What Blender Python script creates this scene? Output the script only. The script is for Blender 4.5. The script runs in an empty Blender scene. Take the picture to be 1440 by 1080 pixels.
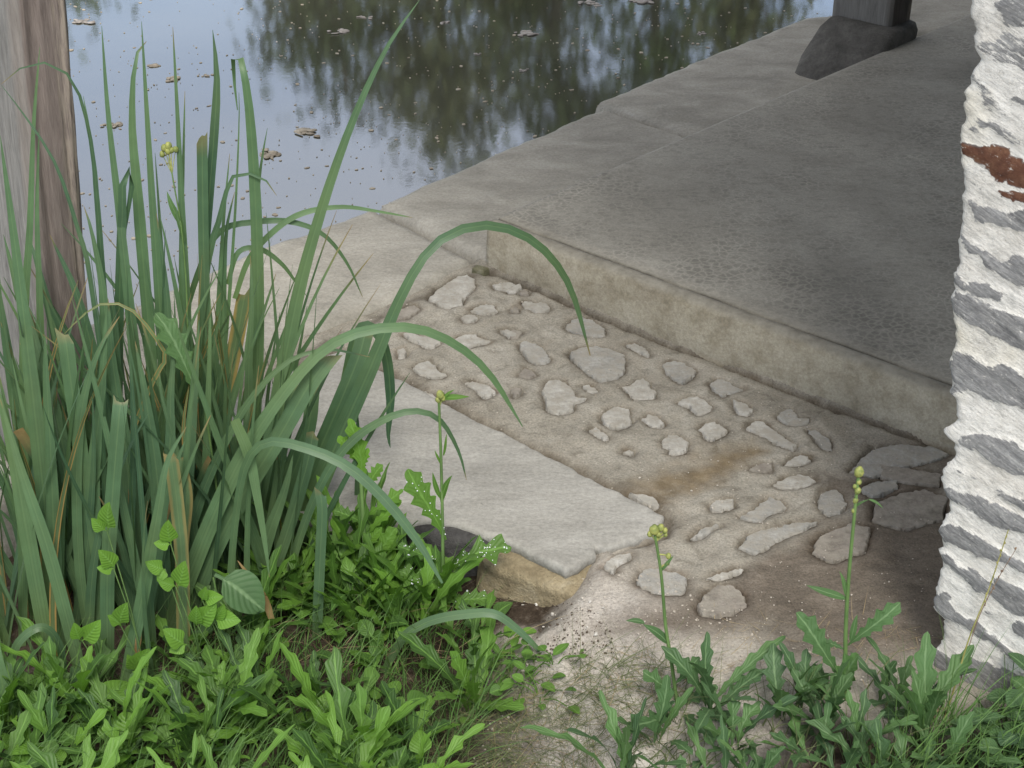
import bpy, math, random
import numpy as np
from mathutils import Vector

random.seed(7)
rng = np.random.default_rng(11)
S = bpy.context.scene
COL = S.collection
R = math.radians

# ------------------------------------------------------------------ camera
FPX, PITCH, CAMH = 2300.0, R(29), 1.6
cam = bpy.data.cameras.new('camera')
cam.sensor_width = 36.0
cam.lens = 36.0 * FPX / 1440.0
cam.clip_start, cam.clip_end = 0.05, 600
co = bpy.data.objects.new('camera', cam)
COL.objects.link(co)
co.location = (0, 0, CAMH)
co.rotation_euler = (math.pi / 2 - PITCH, 0, 0)
S.camera = co
FW = np.array([0, math.cos(PITCH), -math.sin(PITCH)])
UP = np.array([0, math.sin(PITCH), math.cos(PITCH)])
CP = np.array([0, 0, CAMH])


def ray(u, v):
    return FW * FPX + np.array([1.0, 0, 0]) * (u - 720) + UP * (540 - v)


def at(u, v, z=0.0):
    """photo pixel -> point on the level z"""
    d = ray(u, v)
    return CP + d * ((z - CAMH) / d[2])


def aty(u, v, y):
    """photo pixel -> point at the depth y"""
    d = ray(u, v)
    return CP + d * (y / d[1])


# plan axes: A runs away along the basin edge, B along the front of the platform
TH = R(47.6)
EA = np.array([math.cos(TH), math.sin(TH), 0])
EB = np.array([math.sin(TH), -math.cos(TH), 0])
C0 = np.array([-0.0605, 3.4525, 0])


def ab(a, b, z=0.0):
    return C0 + EA * a + EB * b + np.array([0, 0, z])


def toab(p):
    d = np.asarray(p)[:2] - C0[:2]
    return float(d @ EA[:2]), float(d @ EB[:2])


# ------------------------------------------------------------------ noise
def _hash(ix, iy, s):
    h = np.sin(ix * 127.1 + iy * 311.7 + s * 74.7) * 43758.5453
    return h - np.floor(h)


def vnoise(x, y, s=0):
    x = np.asarray(x, float); y = np.asarray(y, float)
    ix, iy = np.floor(x), np.floor(y)
    fx, fy = x - ix, y - iy
    fx = fx * fx * (3 - 2 * fx); fy = fy * fy * (3 - 2 * fy)
    a = _hash(ix, iy, s); b = _hash(ix + 1, iy, s); c = _hash(ix, iy + 1, s); d = _hash(ix + 1, iy + 1, s)
    return (a + (b - a) * fx) * (1 - fy) + (c + (d - c) * fx) * fy


def fbm(x, y, s=0, o=4):
    t, amp, n = 0, 0.5, 0
    for k in range(o):
        t = t + amp * vnoise(x * 2 ** k, y * 2 ** k, s + k * 3.1)
        n += amp
        amp *= 0.5
    return t / n


def sstep(e0, e1, x):
    t = np.clip((np.asarray(x, float) - e0) / (e1 - e0), 0, 1)
    return t * t * (3 - 2 * t)


def poly_dist(px, py, poly):
    """signed distance (negative inside) of points to a polygon"""
    poly = np.asarray(poly)[:, :2]
    n = len(poly)
    best = np.full(px.shape, 1e9)
    inside = np.zeros(px.shape, bool)
    for i in range(n):
        x0, y0 = poly[i]; x1, y1 = poly[(i + 1) % n]
        dx, dy = x1 - x0, y1 - y0
        t = np.clip(((px - x0) * dx + (py - y0) * dy) / (dx * dx + dy * dy + 1e-12), 0, 1)
        best = np.minimum(best, np.hypot(px - x0 - t * dx, py - y0 - t * dy))
        cr = ((y0 > py) != (y1 > py)) & (px < (x1 - x0) * (py - y0) / (y1 - y0 + 1e-12) + x0)
        inside ^= cr
    return np.where(inside, -best, best)


# ------------------------------------------------------------------ object helpers
def link(name, verts, faces, mat=None, parent=None, smooth=True, origin=None, uvs=None, attrs=None):
    """one mesh object; verts in world (or in the parent's frame when parent is given)"""
    V = np.asarray(verts, float).reshape(-1, 3)
    if parent is not None:
        V = V - np.array(parent['_o'])
        o0 = np.zeros(3)
    else:
        o0 = np.array(origin) if origin is not None else np.array([V[:, 0].mean(), V[:, 1].mean(), V[:, 2].min()])
        V = V - o0
    me = bpy.data.meshes.new(name)
    me.from_pydata(V.tolist(), [], [tuple(int(i) for i in f) for f in faces])
    if uvs is not None:
        ul = me.uv_layers.new(name='UVMap')
        U = np.asarray(uvs, float)
        idx = np.zeros(len(me.loops), np.int32)
        me.loops.foreach_get('vertex_index', idx)
        ul.data.foreach_set('uv', U[idx].astype(np.float32).ravel())
    for k, arr in (attrs or {}).items():
        at_ = me.attributes.new(k, 'FLOAT', 'POINT')
        at_.data.foreach_set('value', np.asarray(arr, np.float32))
    if smooth:
        me.polygons.foreach_set('use_smooth', np.ones(len(me.polygons), bool))
    if mat:
        for m in (mat if isinstance(mat, (list, tuple)) else [mat]):
            me.materials.append(m)
    me.update()
    o = bpy.data.objects.new(name, me)
    COL.objects.link(o)
    if parent is not None:
        o.parent = parent
    else:
        o.location = o0
    return o


def tag(o, label=None, cat=None, group=None, kind=None):
    if label: o['label'] = label
    if cat: o['category'] = cat
    if group: o['group'] = group
    if kind: o['kind'] = kind
    return o


def thing(name, loc, label, cat, group=None):
    o = bpy.data.objects.new(name, None)
    o.empty_display_size = 0.05
    COL.objects.link(o)
    o.location = loc
    o['_o'] = [float(c) for c in loc]
    return tag(o, label, cat, group)


class Acc:
    """collects pieces of ONE mesh"""
    def __init__(s):
        s.v, s.f, s.u, s.n = [], [], [], 0
        s.at = {}

    def add(s, v, f, u=None, **at_):
        v = np.asarray(v, float)
        s.v.append(v)
        s.f += [tuple(int(i) + s.n for i in q) for q in f]
        s.u.append(np.asarray(u, float) if u is not None else np.zeros((len(v), 2)))
        for k, x in at_.items():
            s.at.setdefault(k, []).append(np.broadcast_to(np.asarray(x, float), (len(v),)))
        s.n += len(v)

    def build(s, name, mat, parent=None, **k):
        return link(name, np.concatenate(s.v), s.f, mat, parent, uvs=np.concatenate(s.u),
                    attrs={q: np.concatenate(x) for q, x in s.at.items()}, **k)


def grid_faces(nr, nc, off=0, wrap=False):
    f = []
    for i in range(nr - 1):
        for j in range(nc if wrap else nc - 1):
            k = (j + 1) % nc
            f.append((off + i * nc + j, off + i * nc + k, off + (i + 1) * nc + k, off + (i + 1) * nc + j))
    return f


# ------------------------------------------------------------------ materials
class Mat:
    def __init__(s, name, rough=0.8, spec=0.3):
        s.m = bpy.data.materials.new(name)
        s.m.use_nodes = True
        s.t = s.m.node_tree
        s.b = s.t.nodes['Principled BSDF']
        s.out = s.t.nodes['Material Output']
        s.b.inputs['Roughness'].default_value = rough
        s.b.inputs['Specular IOR Level'].default_value = spec
        s.pos = s.n('ShaderNodeNewGeometry').outputs['Position']
        s.h = None

    def n(s, t, **k):
        nd = s.t.nodes.new(t)
        for a, v in k.items():
            setattr(nd, a, v)
        return nd

    def put(s, sock, v):
        if hasattr(v, 'is_linked'):
            s.t.links.new(v, sock)
        elif isinstance(v, (tuple, list)):
            sock.default_value = (*v, 1) if (len(v) == 3 and sock.type == 'RGBA') else v
        else:
            sock.default_value = v

    def vec(s, scale=(1, 1, 1), rot=(0, 0, 0), src=None):
        m = s.n('ShaderNodeMapping')
        s.put(m.inputs['Vector'], src or s.pos)
        m.inputs['Scale'].default_value = scale
        m.inputs['Rotation'].default_value = rot
        return m.outputs['Vector']

    def noise(s, scale, detail=4, rough=0.6, vec=None, dist=0.0):
        nd = s.n('ShaderNodeTexNoise')
        s.put(nd.inputs['Vector'], vec or s.pos)
        nd.inputs['Scale'].default_value = scale
        nd.inputs['Detail'].default_value = detail
        nd.inputs['Roughness'].default_value = rough
        nd.inputs['Distortion'].default_value = dist
        return nd.outputs['Fac']

    def vor(s, scale, feature='F1', vec=None, rnd=1.0):
        nd = s.n('ShaderNodeTexVoronoi', feature=feature)
        s.put(nd.inputs['Vector'], vec or s.pos)
        nd.inputs['Scale'].default_value = scale
        nd.inputs['Randomness'].default_value = rnd
        return nd.outputs['Distance']

    def ramp(s, fac, *stops):
        nd = s.n('ShaderNodeValToRGB')
        s.put(nd.inputs['Fac'], fac)
        e = nd.color_ramp.elements
        while len(e) < len(stops):
            e.new(0.5)
        for q, (p, c) in zip(e, stops):
            q.position = p
            q.color = (*c, 1) if isinstance(c, (tuple, list)) else (c, c, c, 1)
        return nd.outputs['Color']

    def mix(s, fac, a, b, mode='MIX'):
        nd = s.n('ShaderNodeMix', data_type='RGBA', blend_type=mode)
        s.put(nd.inputs[0], fac); s.put(nd.inputs[6], a); s.put(nd.inputs[7], b)
        return nd.outputs[2]

    def math(s, op, a, b=0.0):
        nd = s.n('ShaderNodeMath', operation=op)
        s.put(nd.inputs[0], a); s.put(nd.inputs[1], b)
        return nd.outputs[0]

    def attr(s, name):
        return s.n('ShaderNodeAttribute', attribute_name=name).outputs['Fac']

    def color(s, c):
        s.put(s.b.inputs['Base Color'], c)
        return s

    def bump(s, h, strength=0.5, dist=0.005):
        nd = s.n('ShaderNodeBump')
        nd.inputs['Strength'].default_value = strength
        nd.inputs['Distance'].default_value = dist
        s.put(nd.inputs['Height'], h)
        if s.h is not None:
            s.t.links.new(s.h, nd.inputs['Normal'])
        s.h = nd.outputs['Normal']
        s.t.links.new(s.h, s.b.inputs['Normal'])
        return s


def rough_stone(name, c0, c1, c2, sc=9, streak=(1, 1, 1), rot=0.0, speck=True, bump=0.5, film=None):
    m = Mat(name, 0.85, 0.25)
    v = m.vec(streak, (0, 0, rot))
    base = m.ramp(m.noise(sc, 7, 0.65, v, 0.4), (0.28, c0), (0.52, c1), (0.74, c2))
    fine = m.ramp(m.noise(130, 3, 0.7), (0.3, 0.62), (0.65, 1.12))
    c = m.mix(0.55, base, fine, 'MULTIPLY')
    if speck:
        pit = m.ramp(m.vor(75), (0.05, 0.45), (0.17, 1.0))
        gate = m.ramp(m.noise(14, 3), (0.5, 0.0), (0.62, 1.0))
        c = m.mix(m.math('MULTIPLY', gate, 0.6), c, pit, 'MULTIPLY')
    if film:
        c = m.mix(m.ramp(m.noise(31, 6, .72), (.40, 0.0), (.62, .85)), c, film)
    m.color(c)
    m.bump(m.noise(sc * 3, 8, 0.7, v), bump, 0.012)
    m.bump(m.noise(220, 3, 0.6), 0.35, 0.002)
    return m
import bmesh
# ================================================================== light and sky
SUN_EL, SUN_AZ = R(52), R(172)          # azimuth clockwise from +Y: behind the camera
W = bpy.data.worlds.new('World'); S.world = W
W.use_nodes = True
nt = W.node_tree
bg = nt.nodes['Background']
sky = nt.nodes.new('ShaderNodeTexSky'); sky.sky_type = 'NISHITA'
sky.sun_disc = False; sky.sun_elevation = SUN_EL; sky.sun_rotation = SUN_AZ
sky.air_density = 1.0; sky.dust_density = 0.8; sky.ozone_density = 2.6
tc = nt.nodes.new('ShaderNodeTexCoord')
mp = nt.nodes.new('ShaderNodeMapping'); mp.inputs['Scale'].default_value = (1, 1, 2.4)
nz = nt.nodes.new('ShaderNodeTexNoise'); nz.inputs['Scale'].default_value = 2.2; nz.inputs['Detail'].default_value = 6
nz.inputs['Roughness'].default_value = 0.55
rp = nt.nodes.new('ShaderNodeValToRGB')
rp.color_ramp.elements[0].position = 0.36; rp.color_ramp.elements[0].color = (0.6, 0.6, 0.6, 1)
rp.color_ramp.elements[1].position = 0.62; rp.color_ramp.elements[1].color = (0.9, 0.9, 0.9, 1)
mx = nt.nodes.new('ShaderNodeMix'); mx.data_type = 'RGBA'
mx.inputs[7].default_value = (8.3, 7.9, 7.5, 1)
L = nt.links.new
L(tc.outputs['Generated'], mp.inputs['Vector']); L(mp.outputs['Vector'], nz.inputs['Vector'])
sz = nt.nodes.new('ShaderNodeSeparateXYZ'); L(tc.outputs['Generated'], sz.inputs[0])
mr = nt.nodes.new('ShaderNodeMapRange'); mr.inputs[1].default_value = .22; mr.inputs[2].default_value = .62; mr.inputs[3].default_value = .13; mr.inputs[4].default_value = 1.0
L(sz.outputs[2], mr.inputs[0])
mm = nt.nodes.new('ShaderNodeMath'); mm.operation = 'MULTIPLY'
L(nz.outputs['Fac'], rp.inputs['Fac']); L(rp.outputs['Color'], mm.inputs[0]); L(mr.outputs[0], mm.inputs[1]); L(mm.outputs[0], mx.inputs[0])
L(sky.outputs['Color'], mx.inputs[6]); L(mx.outputs[2], bg.inputs['Color'])
bg.inputs['Strength'].default_value = 0.115
sl = bpy.data.lights.new('sun', 'SUN'); sl.energy = 2.0; sl.angle = R(18); sl.color = (1.0, 0.95, 0.87)
so = bpy.data.objects.new('sun', sl); COL.objects.link(so)
sd = Vector((math.sin(SUN_AZ) * math.cos(SUN_EL), math.cos(SUN_AZ) * math.cos(SUN_EL), math.sin(SUN_EL)))
so.rotation_euler = sd.to_track_quat('Z', 'Y').to_euler(); so.location = sd * 30
S.view_settings.view_transform = 'Standard'; S.view_settings.look = 'None'
S.view_settings.exposure = 0.85; S.view_settings.gamma = 1.0
S.render.engine = 'CYCLES'

# ================================================================== traced stones (photo pixels)
def zp(ox, oy, s, pts):
    return [(ox + x / s, oy + y / s) for x, y in pts]

Z5 = lambda *p: zp(560, 360, 4.8, p)
Z6 = lambda *p: zp(800, 440, 4.8, p)
Z7 = lambda *p: zp(960, 520, 4.8, p)
Z8 = lambda *p: zp(840, 660, 3.6, p)
STONES = [  # outline, tone (0 warm white, 1 blue grey, 2 dull), label
 (Z5((205,295),(250,245),(330,190),(400,145),(470,135),(515,170),(520,220),(480,265),(440,290),(430,335),(380,350),(335,370),(275,335),(265,318)),0,'large pale drop-shaped stone bedded nearest the basin corner of the platform'),
 (Z5((640,205),(700,185),(760,188),(785,200),(730,235),(665,232)),0,'small pale stone by the platform foot, left of a tilted stone touching it'),
 (Z5((725,242),(790,200),(825,195),(838,215),(790,250),(750,255)),0,'narrow slanted white stone by the platform foot near its corner'),
 (Z5((810,255),(850,235),(885,250),(880,275),(840,272)),2,'faint stone half buried in mortar just right of a narrow slanted white stone'),
 (Z5((835,320),(870,305),(925,322),(965,308),(1000,325),(1030,360),(990,382),(930,380),(900,360),(855,358)),0,'knobbly cream stone with a notched top edge below the platform face'),
 (Z5((487,378),(540,345),(600,333),(655,345),(670,380),(625,400),(550,395)),0,'flat white stone with a pointed left end beside the large drop-shaped stone'),
 (Z5((418,425),(450,405),(510,405),(540,425),(510,448),(450,452)),0,'small oval white stone below the pointed one beside the drop-shaped stone'),
 (Z5((750,365),(780,345),(815,360),(812,382),(775,380)),2,'tiny pale stone left of the knobbly cream stone'),
 (Z5((-40,405),(20,365),(60,350),(120,342),(145,365),(110,395),(40,430),(-20,440)),2,'brownish long stone lying along the mortar edge by the basin coping'),
 (Z5((37,532),(90,528),(150,550),(230,555),(288,585),(240,625),(180,625),(130,590),(90,580)),0,'chalk white ragged stone under the arching leaf, left of a grey wedge stone'),
 (Z5((370,575),(430,545),(530,535),(540,560),(620,585),(530,605),(470,630),(430,615)),0,'grey wedge stone crossed by the arching iris leaf'),
 (Z5((690,508),(740,502),(800,530),(800,552),(755,552),(725,530)),0,'small thin pale stone alone in the middle of the mortar above a greenish oval stone'),
 (Z5((0,640),(35,628),(58,650),(45,685),(0,692)),0,'small rounded white stone left of the white four-cornered stone'),
 (Z5((95,765),(140,735),(200,715),(240,740),(280,790),(330,812),(270,825),(210,828),(150,810)),0,'white four-cornered stone with a tail near the upper edge of the big slab'),
 (Z5((820,600),(850,582),(920,595),(980,635),(1030,700),(1000,730),(930,735),(880,700),(830,640)),1,'greenish grey oval stone left of the largest flat stone'),
 (Z6((0,285),(60,245),(180,230),(300,255),(370,285),(385,330),(370,400),(320,440),(220,468),(160,435),(100,395),(60,350)),1,'largest flat grey stone, touched by the tip of a drooping leaf'),
 (Z5((445,865),(500,850),(560,865),(630,890),(660,920),(620,945),(570,960),(520,910)),0,'white lens-shaped stone just right of the flower stem top'),
 (Z5((755,915),(790,895),(830,900),(825,935),(790,950)),2,'small dull round stone between a white lens-shaped and a large ragged stone'),
 (Z5((970,920),(1010,850),(1060,840),(1120,855),(1170,900),(1200,920),(1190,950),(1270,965),(1200,1000),(1180,1040),(1080,1075),(1010,1040),(1000,970)),0,'large ragged white stone with a spur pointing right in mid mortar'),
 (Z5((1245,880),(1290,872),(1350,915),(1320,930),(1275,915)),0,'tiny white stone between the largest flat stone and the ragged spur'),
 (Z5((1130,480),(1170,430),(1230,408),(1310,430),(1390,490),(1400,540),(1280,540),(1180,515)),1,'grey domed stone against the platform foot behind the drooping leaf'),
 (Z5((810,815),(850,765),(900,780),(930,810),(880,835)),2,'dull brown diamond stone below the greenish oval one'),
 (Z6((385,215),(440,205),(520,240),(550,290),(500,270),(420,240)),0,'thin pale sliver stone just right of the grey domed stone'),
 (Z6((630,345),(700,318),(780,335),(860,385),(830,430),(770,465),(700,435),(650,390)),1,'blue grey round stone close under the platform face'),
 (Z6((360,500),(410,490),(450,455),(500,440),(545,470),(540,500),(590,530),(580,580),(520,575),(430,580),(400,530)),0,'pale crown-shaped stone with a hollow in its middle'),
 (Z6((960,480),(1000,445),(1060,450),(1120,500),(1180,515),(1090,540),(1030,560),(980,520)),1,'grey stone with a pointed right end under the platform face'),
 (Z6((735,605),(780,575),(860,560),(910,580),(970,635),(930,670),(880,685),(830,645),(810,620)),0,'white ribbed stone with a narrow left end'),
 (Z6((1110,592),(1150,605),(1200,625),(1250,665),(1210,695),(1150,680),(1120,640)),0,'small white shark-fin stone above a long pale stone'),
 (Z6((220,690),(260,655),(330,635),(400,650),(410,690),(430,730),(400,765),(310,775),(240,740)),0,'white cracked round stone right of the ragged spur stone'),
 (Z6((495,715),(540,685),(600,705),(640,740),(620,770),(560,765)),0,'small smooth oval stone right of the cracked round stone'),
 (Z6((140,795),(180,770),(230,800),(268,835),(255,855),(190,830)),0,'small white bean stone below the cracked round stone'),
 (Z6((875,790),(930,745),(980,738),(1070,795),(1040,825),(980,862),(920,840),(900,805)),0,'white diamond stone above the ochre stain'),
 (Z6((625,870),(670,825),(740,835),(808,880),(790,925),(720,955),(670,950),(690,920),(640,900)),0,'white cracked stone at the left end of the ochre stain'),
 (Z6((364,935),(410,915),(440,935),(420,955)),0,'tiny white pebble-like stone in bare mortar left of the ochre stain'),
 (Z7((430,400),(480,350),(540,355),(600,400),(680,460),(765,515),(750,540),(680,520),(560,460),(470,425)),0,'long pale finger-shaped stone right above the ochre stain'),
 (Z7((640,320),(680,280),(730,272),(780,330),(860,335),(850,370),(760,380),(680,365)),1,'grey hooked stone beside the platform foot above the finger-shaped stone'),
 (Z7((840,410),(900,415),(990,480),(1010,550),(950,540),(890,470)),1,'dark grey leaf-shaped stone right of the finger-shaped stone'),
 (Z7((690,650),(730,610),(790,580),(850,590),(860,620),(800,650),(740,658)),0,'small pale lens stone right of the ochre stain, above a longer one'),
 (Z7((605,790),(680,750),(770,720),(850,730),(900,765),(840,795),(740,808),(650,808)),0,'long pale lens-shaped stone left of the budding stem top'),
 (Z7((180,920),(250,890),(345,880),(340,930),(260,965),(200,950)),0,'small white square stone right of the end of the big slab'),
 (Z7((395,1000),(470,960),(530,910),(590,870),(650,890),(700,940),(600,980),(530,1035),(450,1025)),1,'grey arrowhead stone right of the white square stone'),
 (Z7((910,880),(960,830),(1040,820),(1080,860),(1110,920),(1060,980),(980,1000),(920,940)),1,'rough grey stone just left of the budding stem'),
 ([(1196,664),(1210,645),(1230,632),(1262,626),(1310,630),(1334,640),(1310,650),(1262,660),(1228,672)],1,'large grey flagstone at the platform foot beside the whitewashed wall'),
 ([(1208,690),(1225,680),(1262,676),(1262,688),(1228,700)],1,'small grey flagstone just below the large one by the wall'),
 (Z7((450,680),(530,640),(610,635),(600,690),(540,705)),2,'dull grey stone at the right end of the ochre stain'),
 (Z8((160,125),(230,130),(300,155),(310,190),(250,180)),0,'white chip in the joint at the right end of the big slab'),
 (Z8((30,490),(90,440),(170,430),(150,465),(100,495),(75,535)),0,'white wedge stone alone below the right end of the big slab'),
 (Z8((720,400),(760,340),(850,310),(1000,275),(1110,270),(1050,310),(960,345),(860,400),(790,430)),1,'long grey blade-shaped flat stone near the dark earth'),
 (Z8((200,560),(230,515),(300,505),(440,545),(460,580),(420,640),(300,640),(220,610)),1,'flat pale grey stone behind the left flower stem'),
 (Z8((505,700),(540,640),(600,590),(680,590),(750,650),(750,700),(680,730),(590,740),(530,735)),2,'round dull grey stone with a straw lying along its front edge'),
 (Z8((470,365),(520,310),(600,285),(620,290),(540,335)),1,'thin grey splinter stone left of the blade-shaped stone'),
 (Z8((555,565),(600,535),(720,510),(740,515),(650,550)),0,'thin pale sliver stone above the round dull grey stone'),
 (Z8((1090,390),(1150,330),(1250,320),(1290,350),(1260,420),(1150,440)),2,'dull flat stone at the edge of the dark earth beside the right stem'),
 ([(1232,708),(1262,696),(1300,690),(1332,702),(1326,732),(1272,746),(1228,734)],2,'dull broad flagstone in the shade against the whitewashed wall'),
 ([(1196,738),(1224,744),(1216,776),(1172,792),(1142,778),(1160,752)],2,'dull flat stone at the dark earth just left of the tall budding stem'),
 ([(1238,655),(1290,662),(1325,668),(1320,684),(1272,680),(1240,672)],2,'narrow dull flagstone between the large grey flagstone and the dull broad one'),
 ([(712,470),(722,464),(735,468),(730,476),(718,476)],2,'tiny dull stone between the grey wedge and the oval stone'),
 ([(575,560),(600,552),(622,566),(606,573),(588,570)],0,'white stone in the joint by the flower stem top'),
]
SW = [np.array([at(u, v) for u, v in s[0]]) for s in STONES]
SLAB_PX = [(322,560),(400,520),(480,488),(530,514),(600,548),(640,572),(720,611),(780,642),(830,667),(890,697),(936,721),(931,742),(905,751),(880,757),(852,766),(838,763),(838,775),(815,790),(795,796),(740,770),(700,752),(655,738),(600,728),(540,734),(470,742),(380,700),(330,640)]
SLABW = np.array([at(u, v, 0.012) for u, v in SLAB_PX])
OCHRE = np.array([at(*q) for q in [(900,690),(940,665),(1000,640),(1060,622),(1085,632),(1050,655),(1000,672),(950,690)]])
DARK_SOIL = np.array([at(*q, -0.1) for q in [(690,800),(730,835),(800,845),(828,880),(800,915),(720,920),(620,900),(560,820)]])
BROWN = np.array([at(*q, -0.05) for q in [(1160,700),(1330,660),(1420,960),(1280,960),(1120,930),(900,930),(820,920),(960,860),(1040,830),(1100,800),(1160,770)]])

# ================================================================== ground
def axis(lo, hi, st, outer):
    return np.array(sorted([-o for o in outer if -o < lo - st] + list(np.arange(lo, hi, st)) + [o for o in outer if o > hi + st]))

OUT = [1.7, 2, 2.4, 3, 3.6, 4.4, 5.5, 7, 9, 12, 15, 18, 22, 28, 36, 50, 80, 140, 260]
gx = axis(-1.30, 1.32, 0.0072, OUT); gy = axis(1.35, 3.95, 0.0072, OUT)


def ground_h(X, Y, detail=True):
    a = (X - C0[0]) * EA[0] + (Y - C0[1]) * EA[1]
    b = (X - C0[0]) * EB[0] + (Y - C0[1]) * EB[1]
    drop = sstep(-0.60, -1.0, a + 0.20 * sstep(.90, 1.03, b))
    h = -0.115 * drop
    h = h + 0.012 * (fbm(X * 3, Y * 3, 5) - 0.5)
    h = h + drop * 0.05 * (fbm(X * 5, Y * 5, 9) - 0.5)
    pond = sstep(-0.40, -0.52, b) * sstep(-9.2, -8.8, a) * sstep(17.4, 16.6, a) * sstep(-11.6, -10.8, b)
    bank = sstep(-11.0, -13.5, b)
    h = h + bank * (0.25 + 0.5 * fbm(X * .3, Y * .3, 2))
    return h * (1 - pond) - 0.95 * pond


def gz(x, y):
    return float(ground_h(np.array([x]), np.array([y]))[0])


X, Y = np.meshgrid(gx, gy)
Hh = ground_h(X, Y)
fine = (X > -1.3) & (X < 1.32) & (Y > 1.35) & (Y < 3.95)
A_ = (X - C0[0]) * EA[0] + (Y - C0[1]) * EA[1]
B_ = (X - C0[0]) * EB[0] + (Y - C0[1]) * EB[1]
rel = 0.006 * (fbm(X * 22, Y * 22, 1, 4) - 0.5) + 0.005 * (fbm(X * 60, Y * 60, 3, 3) - 0.5)
lumps = 0.012 * sstep(0.55, 0.75, fbm(X * 13, Y * 13, 21, 3))
Hh = Hh + np.where(fine, rel + lumps * sstep(-.62, -.9, A_), 0)
near = np.full(X.shape, 1.0)
jx = X + 0.012 * (fbm(X * 40, Y * 40, 31, 3) - .5); jy = Y + 0.012 * (fbm(X * 40, Y * 40, 37, 3) - .5)
for P in SW:
    m = fine & (X > P[:, 0].min() - .05) & (X < P[:, 0].max() + .05) & (Y > P[:, 1].min() - .05) & (Y < P[:, 1].max() + .05)
    near[m] = np.minimum(near[m], poly_dist(jx[m], jy[m], P))
# mortar lips round the stones and a gutter in front of the platform and beside the slab
Hh = Hh + np.where(near > 0, 0.003 * np.exp(-((near - 0.022) / 0.014) ** 2) - 0.003 * np.exp(-(near / 0.006) ** 2), -0.02)
gut = np.abs(A_ + 0.012 + 0.03 * (fbm(B_ * 9, B_ * 0, 4) - .5))
Hh = Hh - np.where((B_ > 0) & (B_ < 1.6), 0.034 * np.exp(-(gut / 0.009) ** 2), 0)
ds = np.full(X.shape, 1.0); ds[fine] = poly_dist(jx[fine], jy[fine], SLABW)
Hh = Hh - np.where(A_ > -.70, 0.014 * np.exp(-((ds - .006) / 0.012) ** 2), 0)
def blotch(poly, soft, s):
    d = np.full(X.shape, 1.0)
    d[fine] = poly_dist(X[fine] + .16 * (fbm(X[fine] * 9, Y[fine] * 9, s) - .5), Y[fine] + .16 * (fbm(X[fine] * 9, Y[fine] * 9, s + 5) - .5), poly)
    return sstep(soft, -soft, d)
earth = blotch(BROWN, .05, 50)
dsoil = blotch(DARK_SOIL, .03, 60)
left_bed = sstep(0.05, -0.12, X + 0.35 * (Y - 2.1) + .2 * (fbm(X * 6, Y * 6, 71) - .5)) * sstep(-.70, -.85, A_)
front_bed = sstep(1.93, 1.80, Y + .12 * (fbm(X * 7, Y * 7, 73) - .5)) * sstep(.25, .45, X)
dsoil = np.clip(np.maximum(np.maximum(dsoil, left_bed), front_bed), 0, 1)
dsoil = np.where(fine, dsoil, 0.5)
ochre = blotch(OCHRE, .035, 80)
dirt = sstep(-.60, -.80, A_ + .12 * (fbm(X * 8, Y * 8, 91) - .5) + .08 * sstep(1, 1.3, B_))
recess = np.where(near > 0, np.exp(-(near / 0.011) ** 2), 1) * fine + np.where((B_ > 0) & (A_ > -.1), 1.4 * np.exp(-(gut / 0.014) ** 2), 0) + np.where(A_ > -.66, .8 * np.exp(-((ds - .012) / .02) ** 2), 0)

Hh = Hh - .16 * sstep(-.035, -.06, B_) * (B_ > -.5) * (A_ > -2.6) * (A_ < 8)
rag = .45 + 1.1 * fbm(X * 30, Y * 30, 101, 3)
crack = np.where((B_ > -.02) & (B_ < 1.62), np.exp(-(gut / (.006 + .006 * fbm(B_ * 6, B_ * 0, 14))) ** 2), 0)
crack = np.maximum(crack, np.where(A_ > -.66, .62 * np.exp(-((ds - .010) / .010) ** 2), 0))
crack = np.maximum(crack, np.where((A_ < .02) & (A_ > -.8), .55 * np.exp(-((B_ - .02 - .03 * (fbm(A_ * 7, A_ * 0, 17) - .5)) / .012) ** 2), 0))
crack = np.clip(crack * rag, 0, 1) * fine
m = Mat('ground_mortar_and_dirt', 0.95, 0.15)
mort = m.ramp(m.noise(7, 8, 0.68, None, .5), (.25, (.215, .200, .168)), (.5, (.315, .298, .256)), (.75, (.41, .392, .348)))
grit = m.ramp(m.noise(260, 2, .6), (.3, .55), (.5, 1.0), (.72, 1.35))
mort = m.mix(.6, mort, grit, 'MULTIPLY')
mott = m.ramp(m.noise(19, 6, .7, None, 1.0), (.34, (.55, .52, .475)), (.47, (.95, .94, .92)), (.60, (1.03, 1.0, .965)))
mort = m.mix(.7, mort, mott, 'MULTIPLY')
dirtc = m.ramp(m.noise(11, 8, .7), (.25, (.28, .248, .212)), (.5, (.43, .395, .35)), (.75, (.55, .515, .47)))
dirtc = m.mix(.75, dirtc, m.ramp(m.noise(190, 4, .75), (.3, .45), (.5, 1.0), (.7, 1.4)), 'MULTIPLY')
c = m.mix(m.attr('dirt'), mort, dirtc)
brown = m.ramp(m.noise(16, 8, .7, m.vec((1, 1.6, 1), (0, 0, .3))), (.3, (.075, .061, .047)), (.55, (.145, .12, .095)), (.8, (.24, .205, .17)))
brown = m.mix(.6, brown, grit, 'MULTIPLY')
c = m.mix(m.math('MULTIPLY', m.attr('earth'), .88), c, brown)
oc = m.ramp(m.noise(30, 5), (.3, (.10, .068, .032)), (.6, (.21, .155, .085)), (.8, (.30, .25, .17)))
c = m.mix(m.math('MULTIPLY', m.attr('ochre'), .8), c, oc)
soil = m.ramp(m.noise(60, 6, .75), (.3, (.022, .016, .011)), (.55, (.06, .045, .033)), (.75, (.17, .145, .12)))
c = m.mix(m.attr('soil'), c, soil)
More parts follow.
